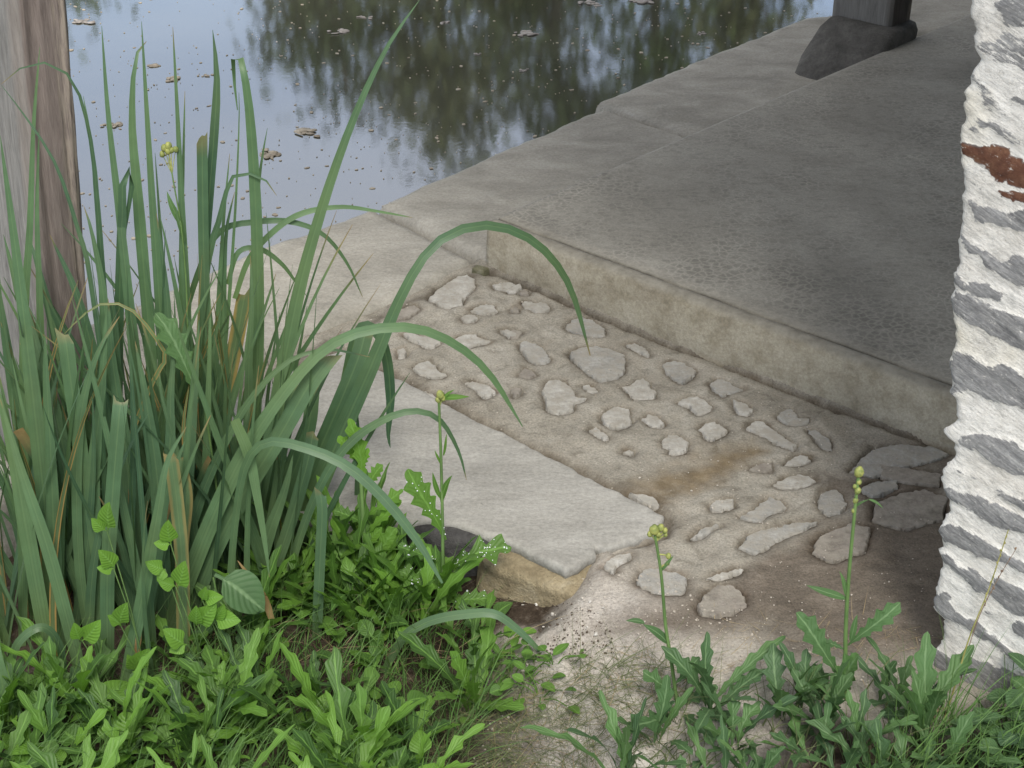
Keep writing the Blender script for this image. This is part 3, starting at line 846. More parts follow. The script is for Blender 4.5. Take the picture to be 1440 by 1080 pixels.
# near post: the right edge runs through these two pixels at the post's depth
yP = 2.60
e0, e1 = aty(131, 470, yP), aty(95, 0, yP)
drift = (e1[0] - e0[0]) / (e1[2] - e0[2])
bx = e0[0] - (e0[2] - .0) * drift
wa1, wb1 = .10, .24
far_edge = np.array([bx, yP, 0])
near_corner = far_edge - EA * wa1
make_post('wooden_post', near_corner, wa1, wb1, -.02, 2.36, (drift, 0), w1, 'weathered brown and grey squared timber post standing among the iris leaves')
w2 = wood('dark_old_wood', (.04, .034, .03), (.075, .066, .06), (.13, .118, .106), (.10, .095, .088), (.22, .21, .195))
nc2 = ab(1.815, -.035, .12)
make_post('wooden_post', nc2, .125, .215, .12, 2.36, (0, 0), w2, 'dark old timber post on a stone foot at the far end of the basin edge')
# its stone foot: a dark tapered block
ft = rough_stone('dark_footing_stone', (.06, .056, .05), (.115, .108, .097), (.19, .18, .162), 12, bump=.9).m
fa, fb = toab(nc2)
V, ring = [], []
lev = [(0, 1.63, 1.95, -.25, -.006), (.045, 1.655, 1.945, -.255, -.006), (.085, 1.70, 1.94, -.25, -.007), (.12, 1.745, 1.94, -.245, -.010), (.139, 1.78, 1.935, -.235, -.018), (.143, 1.80, 1.93, -.22, -.03)]
for z, lo_a, hi_a, lo_b, hi_b in lev:
    pts = []
    for (p, q, n) in (((lo_a, lo_b), (lo_a, hi_b), 14), ((lo_a, hi_b), (hi_a, hi_b), 14), ((hi_a, hi_b), (hi_a, lo_b), 10), ((hi_a, lo_b), (lo_a, lo_b), 10)):
        for i in range(n):
            t = i / n
            pts.append((p[0] + (q[0] - p[0]) * t, p[1] + (q[1] - p[1]) * t))
    pts = np.array(pts); cc = pts.mean(0); rr = pts - cc
    sup = (np.abs(rr[:, 0]) / np.abs(rr[:, 0]).max()) ** 6 + (np.abs(rr[:, 1]) / np.abs(rr[:, 1]).max()) ** 6
    rr = rr / (sup ** (1 / 6))[:, None] * (1 + .09 * (fbm(pts[:, 0] * 18, pts[:, 1] * 18 + z * 30, 2, 3) - .62))[:, None]
    V.append(np.array([ab(p[0] + cc[0], p[1] + cc[1], z + .012) for p in rr]))
n = len(V[0])
F = [f for f in grid_faces(len(V), n, 0, True)] + [tuple(range((len(V) - 1) * n, len(V) * n))]
o = link('post_footing', np.concatenate(V), F, ft)
tag(o, 'dark tapered stone foot carrying the far timber post', 'post footing')

# shelter roof (above the picture; it shades the platform)
rm = Mat('roof_boards', .8, .2); rm.color(rm.ramp(rm.noise(30, 5, .6, rm.vec((1, 1, 1))), (.3, (.05, .04, .032)), (.7, (.12, .10, .08)))); rm.bump(rm.noise(60, 4), .4, .005)
sm = Mat('roof_slates', .6, .4); sm.color(sm.ramp(sm.noise(20, 5), (.3, (.05, .052, .056)), (.7, (.11, .112, .118)))); sm.bump(sm.noise(40, 4), .4, .005)
ROOF_A0, ROOF_A1, ROOF_B0, ROOF_B1, ROOF_Z = -1.30, 7.6, -.80, 3.0, 2.28
root = thing('shelter_roof', tuple(ab(2, 1, ROOF_Z)), 'slate covered timber shelter roof over the concrete platform', 'roof')
def roofplate(name, dz0, dz1, mat, grow):
    V = []
    for dz in (dz0, dz1):
        for a, b, z in ((ROOF_A0 - grow, ROOF_B0 - grow, 0), (ROOF_A1 + grow, ROOF_B0 - grow, 0), (ROOF_A1 + grow, 1.3, .8), (ROOF_A0 - grow, 1.3, .8), (ROOF_A1 + grow, ROOF_B1 + grow, 0), (ROOF_A0 - grow, ROOF_B1 + grow, 0)):
            V.append(ab(a, b, ROOF_Z + z + dz))
    F = [(0, 1, 2, 3), (3, 2, 4, 5), (6, 9, 8, 7), (9, 11, 10, 8), (0, 6, 7, 1), (4, 10, 11, 5), (1, 7, 8, 2), (2, 8, 10, 4), (0, 3, 9, 6), (3, 5, 11, 9)]
    return link(name, V, F, mat, root, smooth=False)
roofplate('board_lining', 0, .03, rm.m, 0)
roofplate('slate_cover', .033, .07, sm.m, .05)
def beam(a0, b0, a1, b1, z0, z1, w):
    d = np.array([a1 - a0, b1 - b0]); d = d / np.hypot(*d); n_ = np.array([-d[1], d[0]]) * w / 2
    q = [(a0 + n_[0], b0 + n_[1]), (a1 + n_[0], b1 + n_[1]), (a1 - n_[0], b1 - n_[1]), (a0 - n_[0], b0 - n_[1])]
    V = [ab(x, y, z) for z in (z0, z1) for x, y in q]
    return link('beam', V, [(3, 2, 1, 0), (4, 5, 6, 7), (0, 1, 5, 4), (1, 2, 6, 5), (2, 3, 7, 6), (3, 0, 4, 7)], rm.m, root, smooth=False)
beam(-1.3, -.17, 7.5, -.17, 2.36, 2.62, .14)
# ================================================================== vegetation: leaf makers
def leaf_mat(name, lo, hi, rib, rough=.45, trans=.25, streak=True):
    m = Mat(name, rough, .35)
    uv = m.n('ShaderNodeUVMap').outputs['UV']
    sx = m.n('ShaderNodeSeparateXYZ'); m.put(sx.inputs[0], uv)
    c = m.mix(m.attr('tint'), lo, hi)
    c = m.mix(.55, c, m.ramp(m.noise(22, 4, .6), (.3, .72), (.7, 1.18)), 'MULTIPLY')
    if streak:
        c = m.mix(m.ramp(sx.outputs[1], (.0, .55), (.28, 0.0)), c, (.13, .19, .06))
        c = m.mix(m.ramp(m.noise(3.5, 4, .6), (.45, 0.0), (.7, .5)), c, (.14, .20, .075))
        st = m.noise(1.0, 3, .6, m.vec((26, 1.2, 1), src=uv))
        c = m.mix(.6, c, m.ramp(st, (.35, .74), (.65, 1.15)), 'MULTIPLY')
    d = m.math('ABSOLUTE', m.math('SUBTRACT', sx.outputs[0], .5))
    if not streak:   # side veins
        vn = m.n('ShaderNodeTexWave', bands_direction='Y'); vn.inputs['Scale'].default_value = 2.6; vn.inputs['Distortion'].default_value = 1.2
        sh = m.n('ShaderNodeCombineXYZ'); m.put(sh.inputs[0], 0.0); m.put(sh.inputs[1], m.math('SUBTRACT', sx.outputs[1], m.math('MULTIPLY', d, .55)))
        m.put(vn.inputs['Vector'], sh.outputs[0])
        c = m.mix(m.ramp(vn.outputs['Fac'], (.0, .10), (.10, 0.0)), c, rib)
        m.bump(vn.outputs['Fac'], .35, .002)
    c = m.mix(m.ramp(d, (.025, .75 if not streak else .35), (.07, 0.0)), c, rib)
    dry = m.math('MULTIPLY', m.attr('dry'), m.ramp(m.math('ADD', d, m.math('MULTIPLY', m.noise(30, 3), .25)), (.36, .1), (.5, 1.0)))
    c = m.mix(dry, c, (.34, .225, .08))
    c = m.mix(m.attr('dead'), c, m.ramp(m.noise(40, 4), (.3, (.20, .12, .05)), (.7, (.36, .25, .12))))
    m.color(c)
    m.bump(m.noise(90, 3), .15, .002)
    tr = m.n('ShaderNodeBsdfTranslucent')
    m.put(tr.inputs['Color'], m.mix(1.0, c, (1.25, 1.35, .6), 'MULTIPLY'))
    ms = m.n('ShaderNodeMixShader'); ms.inputs[0].default_value = trans
    m.t.links.new(m.b.outputs[0], ms.inputs[1]); m.t.links.new(tr.outputs[0], ms.inputs[2])
    m.t.links.new(ms.outputs[0], m.out.inputs['Surface'])
    return m.m

IRIS = leaf_mat('iris_leaf', (.050, .106, .060), (.118, .208, .098), (.15, .235, .11))
WEED = leaf_mat('bright_weed_leaf', (.040, .092, .026), (.150, .305, .042), (.17, .33, .07), .5, .3, False)
DULL = leaf_mat('dull_thistle_leaf', (.045, .095, .042), (.105, .205, .065), (.17, .27, .13), .55, .22, False)
STEM = Mat('green_stem', .5, .3); STEM.color(STEM.ramp(STEM.noise(20, 4), (.3, (.07, .13, .04)), (.7, (.14, .23, .075)))); STEM = STEM.m
BUD = Mat('flower_bud', .6, .3); BUD.color(BUD.ramp(BUD.noise(120, 4), (.35, (.13, .17, .05)), (.65, (.33, .34, .10)))); BUD = BUD.m
DROP = Mat('white_glint_drop', .08, .6); DROP.color((.75, .78, .8)); DROP = DROP.m  # glint of the beads put into the white base colour


def spline(P, n):
    P = np.asarray(P, float)
    if len(P) == 2:
        return P[0] + (P[1] - P[0]) * np.linspace(0, 1, n)[:, None]
    seg = np.r_[0, np.cumsum(np.linalg.norm(np.diff(P, axis=0), axis=1))]
    Q = np.vstack([2 * P[0] - P[1], P, 2 * P[-1] - P[-2]])
    out = []
    for s in np.linspace(0, seg[-1] * (1 - 1e-9), n):
        i = int(np.searchsorted(seg, s, 'right') - 1)
        t = (s - seg[i]) / (seg[i + 1] - seg[i])
        a, b, c, d = Q[i], Q[i + 1], Q[i + 2], Q[i + 3]
        out.append(.5 * ((2 * b) + (-a + c) * t + (2 * a - 5 * b + 4 * c - d) * t ** 2 + (-a + 3 * b - 3 * c + d) * t ** 3))
    return np.array(out)


COLS = np.array([-1, -.55, 0, .55, 1.0])


def blade(P, half, face=None, phi=0.0, fold=.10, wl=None, wr=None, twist=0.0, acc=None, tint=.5, dry=0., dead=0., ragged=False):
    """leaf surface along the points P; half: half width at each; face: the way its upper side looks"""
    P = np.asarray(P, float); n = len(P)
    T = np.gradient(P, axis=0); T /= np.linalg.norm(T, axis=1)[:, None] + 1e-9
    if face is None:
        face = CP - P
    face = np.broadcast_to(np.asarray(face, float), P.shape)
    Lx = np.cross(T, face); ln = np.linalg.norm(Lx, axis=1)[:, None]
    Lx = Lx / (ln + 1e-9)
    for i in range(1, n):           # keep the side vector from flipping where the leaf folds over
        if Lx[i] @ Lx[i - 1] < 0: Lx[i] = -Lx[i]
    N = np.cross(Lx, T)
    ph = phi + twist * np.linspace(0, 1, n)
    Ls = Lx * np.cos(ph)[:, None] + N * np.sin(ph)[:, None]
    Ns = -Lx * np.sin(ph)[:, None] + N * np.cos(ph)[:, None]
    half = np.broadcast_to(np.asarray(half, float), (n,))
    wl = half if wl is None else wl; wr = half if wr is None else wr
    V, U = [], []
    for c in COLS:
        w = np.where(c < 0, wl, wr)
        V.append(P + Ls * (c * w)[:, None] + Ns * (fold * abs(c) * half)[:, None])
        U.append(np.column_stack([np.full(n, .5 + .5 * c), np.linspace(0, 1, n)]))
    if ragged:
        sl = rng.uniform(-1.2, 1.2)
        for j, c in enumerate(COLS):
            V[j][-1] = V[j][-1] + T[-1] * half[-1] * (sl * c + rng.uniform(-.6, .6))
    V = np.stack(V, 1).reshape(-1, 3); U = np.stack(U, 1).reshape(-1, 2)
    F = grid_faces(n, len(COLS))
    a = acc or Acc()
    a.add(V, F, U, tint=np.full(len(V), tint), dry=np.full(len(V), dry), dead=np.full(len(V), dead) if np.isscalar(dead) else np.repeat(dead, len(COLS)))
    return a


def strap_half(t, w, cut=False, taper=.5):
    base = .80 + .20 * np.minimum(1, t / .2)
    if cut:
        return w / 2 * base
    return w / 2 * base * np.clip((1 - t) / taper, 0, 1) ** .72 + .0003


def depth_of(p): return (np.asarray(p) - CP) @ FW


def iris_leaf(parent, px, wpx, y0, y1, cut=False, tint=.5, dry=0., phi=0., taper=.5, fold=.12, dead_tip=False, withered=False, ground=True, n=30, twist=0.):
    m = len(px)
    ys = y0 + (y1 - y0) * np.linspace(0, 1, m) ** 1.3
    P = [aty(u, v, y) for (u, v), y in zip(px, ys)]
    w = (max(wpx) if isinstance(wpx, list) else wpx * .86) * depth_of(P[0]) / FPX
    if ground and P[0][2] > -.1:
        d = P[0] - P[1]; d = d / (abs(d[2]) + 1e-6)
        if d[2] < 0:
            d[:2] = np.clip(d[:2], -.45, .45)
            h = P[0][2] - (gz(P[0][0], P[0][1]) - .02)
            if h > .01: P = [P[0] + d * h] + P
    Q = spline(P, n); t = np.linspace(0, 1, n)
    hw = strap_half(t, w, cut, taper)
    if isinstance(wpx, list):
        hw = w * .86 / 2 * np.interp(t, np.linspace(0, 1, len(wpx)), np.array(wpx) / max(wpx)) + .0002
    dead = sstep(.93, .99, t) * .9 if dead_tip else (sstep(.965, .995, t) * .8 if rng.random() < .45 and not cut else (sstep(.985, .999, t) * .4 if cut else 0.))
    if withered: dead = np.full(n, .95)
    return blade(Q, hw, None, phi, fold, tint=tint, dry=dry, dead=dead, twist=twist, ragged=cut).build('leaf', IRIS, parent)


# ------------------------------------------------------------------ iris clump: traced leaves, plant by plant
g_iris = 'iris plants at the water edge'
PLANTS = [
 # label, base pixel column, depth, leaves: (path, width, y0, y1, options)
 ('iris plant at the left border, with a thin dark leaf kinked over the wooden post', 20, 2.22, [
   ([(80,900),(62,700),(40,500),(22,350),(0,190)], 23, 2.2, 2.28, dict(tint=.55)),
   ([(150,560),(125,380),(112,330),(80,235),(40,170),(2,120)], 7, 2.3, 2.34, dict(tint=.1, taper=.3)),
   ([(2,118),(25,98),(55,88),(85,95),(108,125),(122,170),(132,230),(140,330)][::-1], 9, 2.36, 2.34, dict(tint=.15, taper=.4)),
   ([(40,1000),(18,950),(10,955),(25,905),(58,882),(82,905),(95,960)][2:], 13, 2.05, 2.1, dict(tint=.35, ground=False, taper=.3)),
   ([(45,1110),(28,1060),(14,1000),(-4,930),(-10,860)], 30, 1.95, 2.0, dict(tint=.9)),
   ([(70,930),(40,760),(18,640),(-10,520)], 24, 2.15, 2.2, dict(tint=.8)),
   ([(110,930),(70,780),(30,660),(0,560)], 22, 2.12, 2.18, dict(tint=.75, phi=.4)),
   ([(60,880),(45,700),(15,520),(-6,380)], 26, 2.35, 2.42, dict(tint=.3)),
 ]),
 ('iris plant with a yellow edged cut leaf in front of the wooden post', 85, 2.3, [
   ([(60,860),(38,640),(34,460),(42,320),(47,180),(56,66)], 17, 2.34, 2.4, dict(tint=.8, taper=.7)),
   ([(66,860),(60,620),(56,430),(52,300),(55,180)], 18, 2.33, 2.4, dict(tint=.7, taper=.8)),
   ([(64,900),(62,760),(56,640),(47,540),(35,482)], 14, 2.22, 2.24, dict(cut=True, tint=.95, dry=1.)),
   ([(95,950),(70,700),(50,520),(30,430),(5,330)], 28, 2.3, 2.35, dict(tint=.35)),
   ([(120,940),(110,760),(85,610),(50,480),(25,390)], 26, 2.25, 2.35, dict(tint=.45, phi=.3)),
   ([(75,920),(76,760),(70,640),(64,540),(63,470)], 18, 2.2, 2.22, dict(tint=.6, taper=.5)),
   ([(150,900),(120,700),(90,520),(60,400),(40,330)], 27, 2.42, 2.5, dict(tint=.15)),
 ]),
 ('iris plant whose broad pale leaf rises beside the right edge of the wooden post', 130, 2.3, [
   ([(150,880),(150,640),(146,450),(138,300),(128,200),(117,135)], 18, 2.36, 2.4, dict(tint=.55, taper=.7)),
   ([(155,900),(152,690),(150,520),(146,420),(130,330),(118,290)], 22, 2.3, 2.34, dict(tint=.5)),
   ([(88,960),(78,800),(72,650),(66,540),(64,475)], 20, 2.18, 2.2, dict(tint=.5)),
   ([(130,930),(112,800),(108,660),(118,560),(140,490),(168,445)], 15, 2.2, 2.26, dict(tint=.75, dead_tip=True, taper=.35)),
   ([(140,960),(128,800),(115,650),(100,540),(92,476),(90,470)], 22, 2.22, 2.24, dict(tint=.6, cut=True)),
   ([(205,560),(232,505),(215,470),(180,432),(140,428),(110,450),(88,472)], 7, 2.3, 2.28, dict(tint=1., dry=.8, taper=.4)),
   ([(190,880),(165,700),(140,540),(110,420),(70,330)], 24, 2.4, 2.46, dict(tint=.2)),
 ]),
 ('iris plant with the straight pointed leaf nearest the wooden post tip', 190, 2.35, [
   ([(205,900),(202,700),(196,560),(182,430),(168,300),(152,160),(143,36)], 20, 2.35, 2.45, dict(tint=.6, taper=.65)),
   ([(160,900),(165,720),(166,560),(168,420),(172,300),(173,250),(184,238),(186,255),(178,310),(172,350)], 13, 2.4, 2.42, dict(tint=.25, taper=.25)),
   ([(152,960),(151,820),(158,700),(167,590),(170,560)], 22, 2.1, 2.14, dict(tint=.5, cut=True)),
   ([(150,960),(140,800),(130,690),(142,560),(150,430)], 23, 2.2, 2.26, dict(tint=.65)),
   ([(215,930),(190,780),(178,640),(160,520),(152,420)], 26, 2.26, 2.3, dict(tint=.45, phi=.3)),
   ([(188,870),(200,720),(206,580),(212,470)], 26, 2.44, 2.5, dict(tint=.15)),
 ]),
 ('iris plant with two tall parallel leaves, one folded over at its top', 230, 2.4, [
   ([(240,900),(238,700),(232,560),(224,420),(214,280),(206,150),(199,30)], 19, 2.42, 2.5, dict(tint=.6, taper=.65)),
   ([(230,900),(224,680),(214,520),(204,400),(194,280),(186,180),(188,100),(196,66),(200,56),(206,58)], 16, 2.44, 2.52, dict(tint=.75, taper=.28)),
   ([(245,960),(230,820),(222,680),(205,560),(190,480)], 25, 2.2, 2.24, dict(tint=.4)),
   ([(255,930),(262,780),(258,640),(240,520),(235,420),(220,300)], 19, 2.36, 2.4, dict(tint=.35)),
   ([(205,930),(222,760),(238,640),(240,560),(246,470)], 22, 2.24, 2.3, dict(tint=.3)),
   ([(330,860),(290,700),(262,580),(232,500),(222,460)], 17, 2.5, 2.55, dict(tint=.2)),
 ]),
 ('iris plant with a slender pointed leaf left of the dark forked leaf', 270, 2.42, [
   ([(275,900),(272,700),(266,540),(262,420),(256,300),(250,170),(243,38)], 17, 2.46, 2.52, dict(tint=.55, taper=.65)),
   ([(268,880),(264,700),(258,540),(255,360),(258,220),(260,128)], 10, 2.5, 2.54, dict(tint=.7)),
   ([(250,880),(240,700),(236,540),(232,430),(226,330),(218,215)], 10, 2.48, 2.52, dict(tint=.5)),
   ([(240,940),(250,800),(262,680),(272,560),(280,450)], 24, 2.22, 2.3, dict(tint=.25)),
   ([(262,900),(256,780),(262,700),(250,640)], 20, 2.2, 2.21, dict(tint=.9, cut=True, dry=.6)),
   ([(258,900),(256,790),(248,700),(240,640)], 22, 2.12, 2.14, dict(tint=.8, cut=True, dry=.5)),
   ([(268,760),(262,660),(258,600),(266,540)], 11, 2.3, 2.3, dict(tint=1., dry=1., taper=.6)),
   ([(285,920),(275,760),(250,640),(228,560),(224,520)], 13, 2.26, 2.28, dict(tint=.4)),
 ]),
 ('iris plant with the dark upright leaf split at its tip', 300, 2.45, [
   ([(276,880),(277,700),(282,500),(288,360),(294,280),(301,190),(305,110),(299,42)], 12, 2.5, 2.55, dict(tint=.0, taper=.12)),
   ([(290,900),(292,700),(290,500),(286,330),(284,194)], 15, 2.48, 2.5, dict(tint=.3, cut=True)),
   ([(320,620),(290,420),(296,350),(308,310),(318,270),(328,248),(350,244),(372,252),(389,275)], 12, 2.5, 2.5, dict(tint=.35, taper=.35)),
   ([(300,860),(298,660),(305,480),(313,330),(323,216)], 10, 2.52, 2.54, dict(tint=.75)),
   ([(285,850),(300,640),(318,470),(330,310),(336,180),(336,130)], 6, 2.54, 2.56, dict(tint=.9)),
   ([(262,880),(290,720),(320,590),(340,520),(360,470),(388,385)], 14, 2.42, 2.5, dict(tint=.35)),
   ([(300,640),(315,560),(330,490),(345,410)], 24, 2.52, 2.56, dict(tint=.3, cut=True, dry=.7)),
   ([(280,900),(288,700),(294,520),(296,420)], 13, 2.3, 2.34, dict(tint=.85)),
 ]),
 ('iris plant with a broad leaf folded flat over at the top, beside the water', 350, 2.5, [
   ([(340,860),(352,680),(362,500),(362,360),(357,240),(349,140),(340,90),(335,70),(328,76),(329,110),(334,155)], [20,21,21,20,19,18,17,16,13,8,1], 2.5, 2.52, dict(tint=.65)),
   ([(352,860),(352,640),(354,480),(358,330),(366,240),(376,180)], 13, 2.52, 2.56, dict(tint=.45)),
   ([(330,860),(318,600),(314,450),(318,330),(330,270)], 15, 2.52, 2.56, dict(tint=.4)),
   ([(345,860),(348,700),(350,520),(354,420),(352,360)], 16, 2.4, 2.44, dict(tint=.3)),
   ([(250,480),(280,380),(310,325),(360,312),(410,312),(455,330),(488,370),(510,418)], 9, 2.56, 2.6, dict(tint=.4, taper=.4, ground=False)),
   ([(320,400),(335,355),(365,350),(395,370),(415,395),(431,416)], 8, 2.55, 2.6, dict(tint=.7, taper=.5, ground=False)),
   ([(330,420),(350,365),(385,325),(425,300),(480,291),(530,297),(580,306)], 9, 2.55, 2.62, dict(tint=1., taper=.5, ground=False)),
   ([(395,640),(410,550),(425,470),(432,430),(435,442)][:4], 9, 2.5, 2.52, dict(tint=.6)),
 ]),
 ('iris plant with the longest leaf, its tip reaching past the far water', 330, 2.35, [
   ([(330,880),(352,760),(380,620),(402,500),(425,390),(460,270),(500,160),(545,65),(590,0)], 23, 2.38, 2.5, dict(tint=.5, taper=.6)),
   ([(355,880),(365,760),(385,660),(402,580),(418,540)], 24, 2.4, 2.44, dict(tint=.25, cut=True)),
   ([(440,560),(425,620),(400,680),(372,760),(352,880)][::-1], 22, 2.46, 2.48, dict(tint=.3)),
   ([(330,590),(350,640),(362,700),(372,760),(379,812)], 19, 2.2, 2.18, dict(tint=1., ground=False, taper=.85)),
   ([(322,850),(330,740),(345,655),(375,622),(430,630),(490,657),(545,707),(590,765),(622,820)], [12,12,11,11,13,15,16,14,3], 2.2, 2.1, dict(tint=.55)),
   ([(300,900),(310,800),(325,690),(345,600),(352,560)], 22, 2.3, 2.34, dict(tint=.1)),
   ([(382,870),(372,842),(352,812),(334,788)], 13, 2.12, 2.14, dict(withered=True, ground=False, taper=.6, phi=.5)),
   ([(232,760),(240,712),(246,680),(262,640)], 9, 2.2, 2.22, dict(withered=True, ground=False, taper=.5)),
   ([(192,925),(196,890),(204,860)], 9, 2.06, 2.07, dict(withered=True, ground=False, taper=.6)),
   ([(268,720),(262,650),(266,600),(276,555)], 11, 2.34, 2.36, dict(dry=1., tint=.8, ground=False, taper=.7)),
   ([(318,900),(330,780),(338,680),(322,600),(330,560)], 19, 2.34, 2.36, dict(tint=.0)),
 ]),
 ('iris plant with the great arching leaf that hangs over the mortar', 240, 2.2, [
   ([(222,930),(262,820),(305,715),(350,625),(405,545),(455,492),(510,466),(580,461),(640,484),(690,528),(735,600)], [26,27,27,26,25,22,18,16,15,14,12,9,1], 2.2, 2.34, dict(tint=.85)),
   ([(245,930),(290,800),(340,700),(395,610),(435,540),(465,500)], 27, 2.22, 2.28, dict(tint=.55, cut=True)),
   ([(205,930),(250,800),(290,680),(340,580),(390,520),(430,497),(470,492),(520,502)], 16, 2.26, 2.32, dict(tint=.35, taper=.6)),
   ([(190,930),(215,800),(232,700),(260,620)], 24, 2.14, 2.18, dict(tint=.45)),
   ([(180,940),(204,820),(222,720),(235,650),(262,600)], 20, 2.06, 2.1, dict(tint=.7)),
 ]),
 ('iris plant with the dark broad leaf bending over the platform corner', 400, 2.35, [
   ([(385,850),(430,730),(475,620),(520,520),(560,425),(590,370),(616,340),(650,322),(690,317),(735,330),(775,362),(805,412),(830,500)], [24,28,29,29,27,23,16,13,14,13,11,8,1], 2.4, 2.62, dict(tint=.35)),
   ([(370,830),(410,720),(455,620),(485,550),(505,500),(515,462)], 25, 2.44, 2.5, dict(tint=.3, cut=True)),
   ([(480,560),(500,475),(515,458),(532,470),(544,505),(549,560),(546,610),(549,630)], 16, 2.5, 2.5, dict(tint=.05, taper=.3, ground=False)),
   ([(360,830),(400,700),(432,610),(440,545)], 22, 2.4, 2.42, dict(tint=.35, cut=True)),
   ([(395,850),(420,760),(452,680),(490,625),(540,590),(585,578),(620,592),(645,635),(656,675)], 13, 2.3, 2.36, dict(tint=.4, taper=.45)),
   ([(505,800),(503,720),(504,620),(500,560)], 10, 2.46, 2.47, dict(tint=.05)),
   ([(365,850),(400,760),(430,660),(440,610)], 20, 2.3, 2.32, dict(tint=.15, cut=True)),
   ([(450,790),(453,720),(450,690)], 17, 2.2, 2.21, dict(tint=.45, cut=True)),
   ([(566,898),(590,880),(616,870),(652,864),(694,863),(724,882),(752,908),(780,938)], [11,13,14,15,15,13,9,1], 2.11, 2.08, dict(tint=.6)),
   ([(350,870),(372,770),(400,690),(412,640)], 21, 2.28, 2.3, dict(tint=.5)),
 ]),
]
roots = []
for lab, u0, y0, leaves in PLANTS:
    b = aty(u0, 880, y0); b[2] = gz(b[0], b[1])
    t = thing('iris_plant', tuple(b), lab, 'iris', g_iris)
    roots.append((t, b))
    for px, w, ya, yb, o_ in leaves:
        iris_leaf(t, px, w, ya, yb, **o_)
# the younger leaves between them
for k in range(270):
    t, b = roots[int(rng.integers(len(roots) if k < 170 else 6))]
    base = b + np.array([rng.normal(0, .05), rng.normal(0, .07), 0])
    base[0] = min(base[0], -.40); base[1] = np.clip(base[1], 2.02, 2.52); base[2] = gz(base[0], base[1]) - .02
    ln = rng.uniform(.30, .72)
    lean = np.array([rng.normal(.0, .17), rng.normal(0, .1), 1.0]); lean /= np.linalg.norm(lean)
    bend = np.array([rng.normal(0, .10), rng.normal(0, .06), -.06 * rng.random()])
    tt = np.linspace(0, 1, 16)
    P = base + lean * (ln * tt)[:, None] + bend * (ln * tt ** 2.4)[:, None]
    w = rng.uniform(.007, .017)
    blade(P, strap_half(tt, w, rng.random() < .04, .75), None, rng.normal(0, .7), .12, tint=rng.random() * .8, dry=float(rng.random() < .10), dead=(sstep(.88, .98, tt) * .9 if rng.random() < .35 else 0.), twist=rng.normal(0, .3)).build('leaf', IRIS, t)

# ------------------------------------------------------------------ broad weed leaves
def shape(kind, n, rs):
    """(t, left, right) half width profiles, 1 = widest"""
    t = np.linspace(0, 1, n)
    if kind == 'heart':
        h = np.where(t < .16, .06, 0) + np.where(t >= .16, np.sin(np.pi * np.clip((t - .16) / .84, 0, 1) ** .50) ** .8, 0)
        return t, h, h
    if kind == 'oval':
        h = np.where(t < .18, .10, np.sin(np.pi * np.clip((t - .15) / .85, 0, 1) ** .8) ** .7)
        return t, h, h * .95
    if kind == 'lance':
        h = np.sin(np.pi * np.clip(t * .96 + .04, 0, 1) ** .75) ** .9
        return t, h, h
    # toothed / lobed
    env = np.clip(np.sin(np.pi * t ** 1.25), 0, 1) ** .65 * (.35 + .75 * t)
    env = env / env.max()
    amp = dict(toothed=.50, lobed=.72)[kind]; nt_ = dict(toothed=6.5, lobed=4.2)[kind]
    out = []
    for s in range(2):
        ph = rs.random()
        s_ = (t * nt_ * (1 - .15 * t) + ph) % 1.0
        saw = np.where(s_ < .78, s_ / .78, (1 - s_) / .22)         # long rise, short drop: teeth point back
        h = env * (1 - amp + amp * saw ** 1.3) + .05 * (t < .3) + .0
        h = np.where(t > .86, np.minimum(h, env * 1.0), h)
        out.append(np.maximum(h, .055 * (1 - t)))
    return t, out[0], out[1]


def weed_leaf(acc, base, tip, width, kind, up=(0, 0, 1), arch=.12, tint=.5, fold=.22, sag=.0, rs=rng, petiole=0.0):
    base, tip = np.asarray(base, float), np.asarray(tip, float)
    d = tip - base; ln = np.linalg.norm(d)
    n = 44 if kind in ('toothed', 'lobed') else 13
    t, hl, hr = shape(kind, n, rs)
    up = np.asarray(up, float)
    P = base + d * t[:, None] + up * (arch * ln * 4 * t * (1 - t))[:, None]
    side = np.cross(d / ln, up); side /= np.linalg.norm(side) + 1e-9
    P = P + side * (ln * .05 * np.sin(t * 3 + rs.random() * 6) )[:, None]
    wv = 1 + .10 * np.sin(t * 17 + rs.random() * 6)
    blade(P, width / 2 * np.maximum(hl, hr), up, rs.normal(0, .18), fold, wl=width / 2 * hl, wr=width / 2 * hr, acc=acc, tint=tint)


def tube(acc, P, r0, r1, n=7):
    P = np.asarray(P, float); T = np.gradient(P, axis=0); T /= np.linalg.norm(T, axis=1)[:, None]
    a = np.cross(T, [.3, 1, .1]); a /= np.linalg.norm(a, axis=1)[:, None]; b = np.cross(T, a)
    rr = np.linspace(r0, r1, len(P)); th = np.linspace(0, 2 * np.pi, n, endpoint=False)
    V = P[:, None] + rr[:, None, None] * (a[:, None] * np.cos(th)[:, None] + b[:, None] * np.sin(th)[:, None])
    acc.add(V.reshape(-1, 3), grid_faces(len(P), n, 0, True))


def ball(acc, c, r, sq=(1, 1, 1), nu=9, nv=6, jit=0.0, s=0):
    u = np.linspace(0, 2 * np.pi, nu, endpoint=False); v = np.linspace(-np.pi / 2, np.pi / 2, nv)
    U, V = np.meshgrid(u, v)
    P = np.stack([np.cos(V) * np.cos(U) * sq[0], np.cos(V) * np.sin(U) * sq[1], np.sin(V) * sq[2]], -1).reshape(-1, 3)
    if jit: P = P * (1 + jit * (vnoise(P[:, 0] * 2 + s, P[:, 1] * 2 + P[:, 2] * 3, s) - .5))[:, None]
    acc.add(np.asarray(c) + P * r, grid_faces(nv, nu, 0, True))


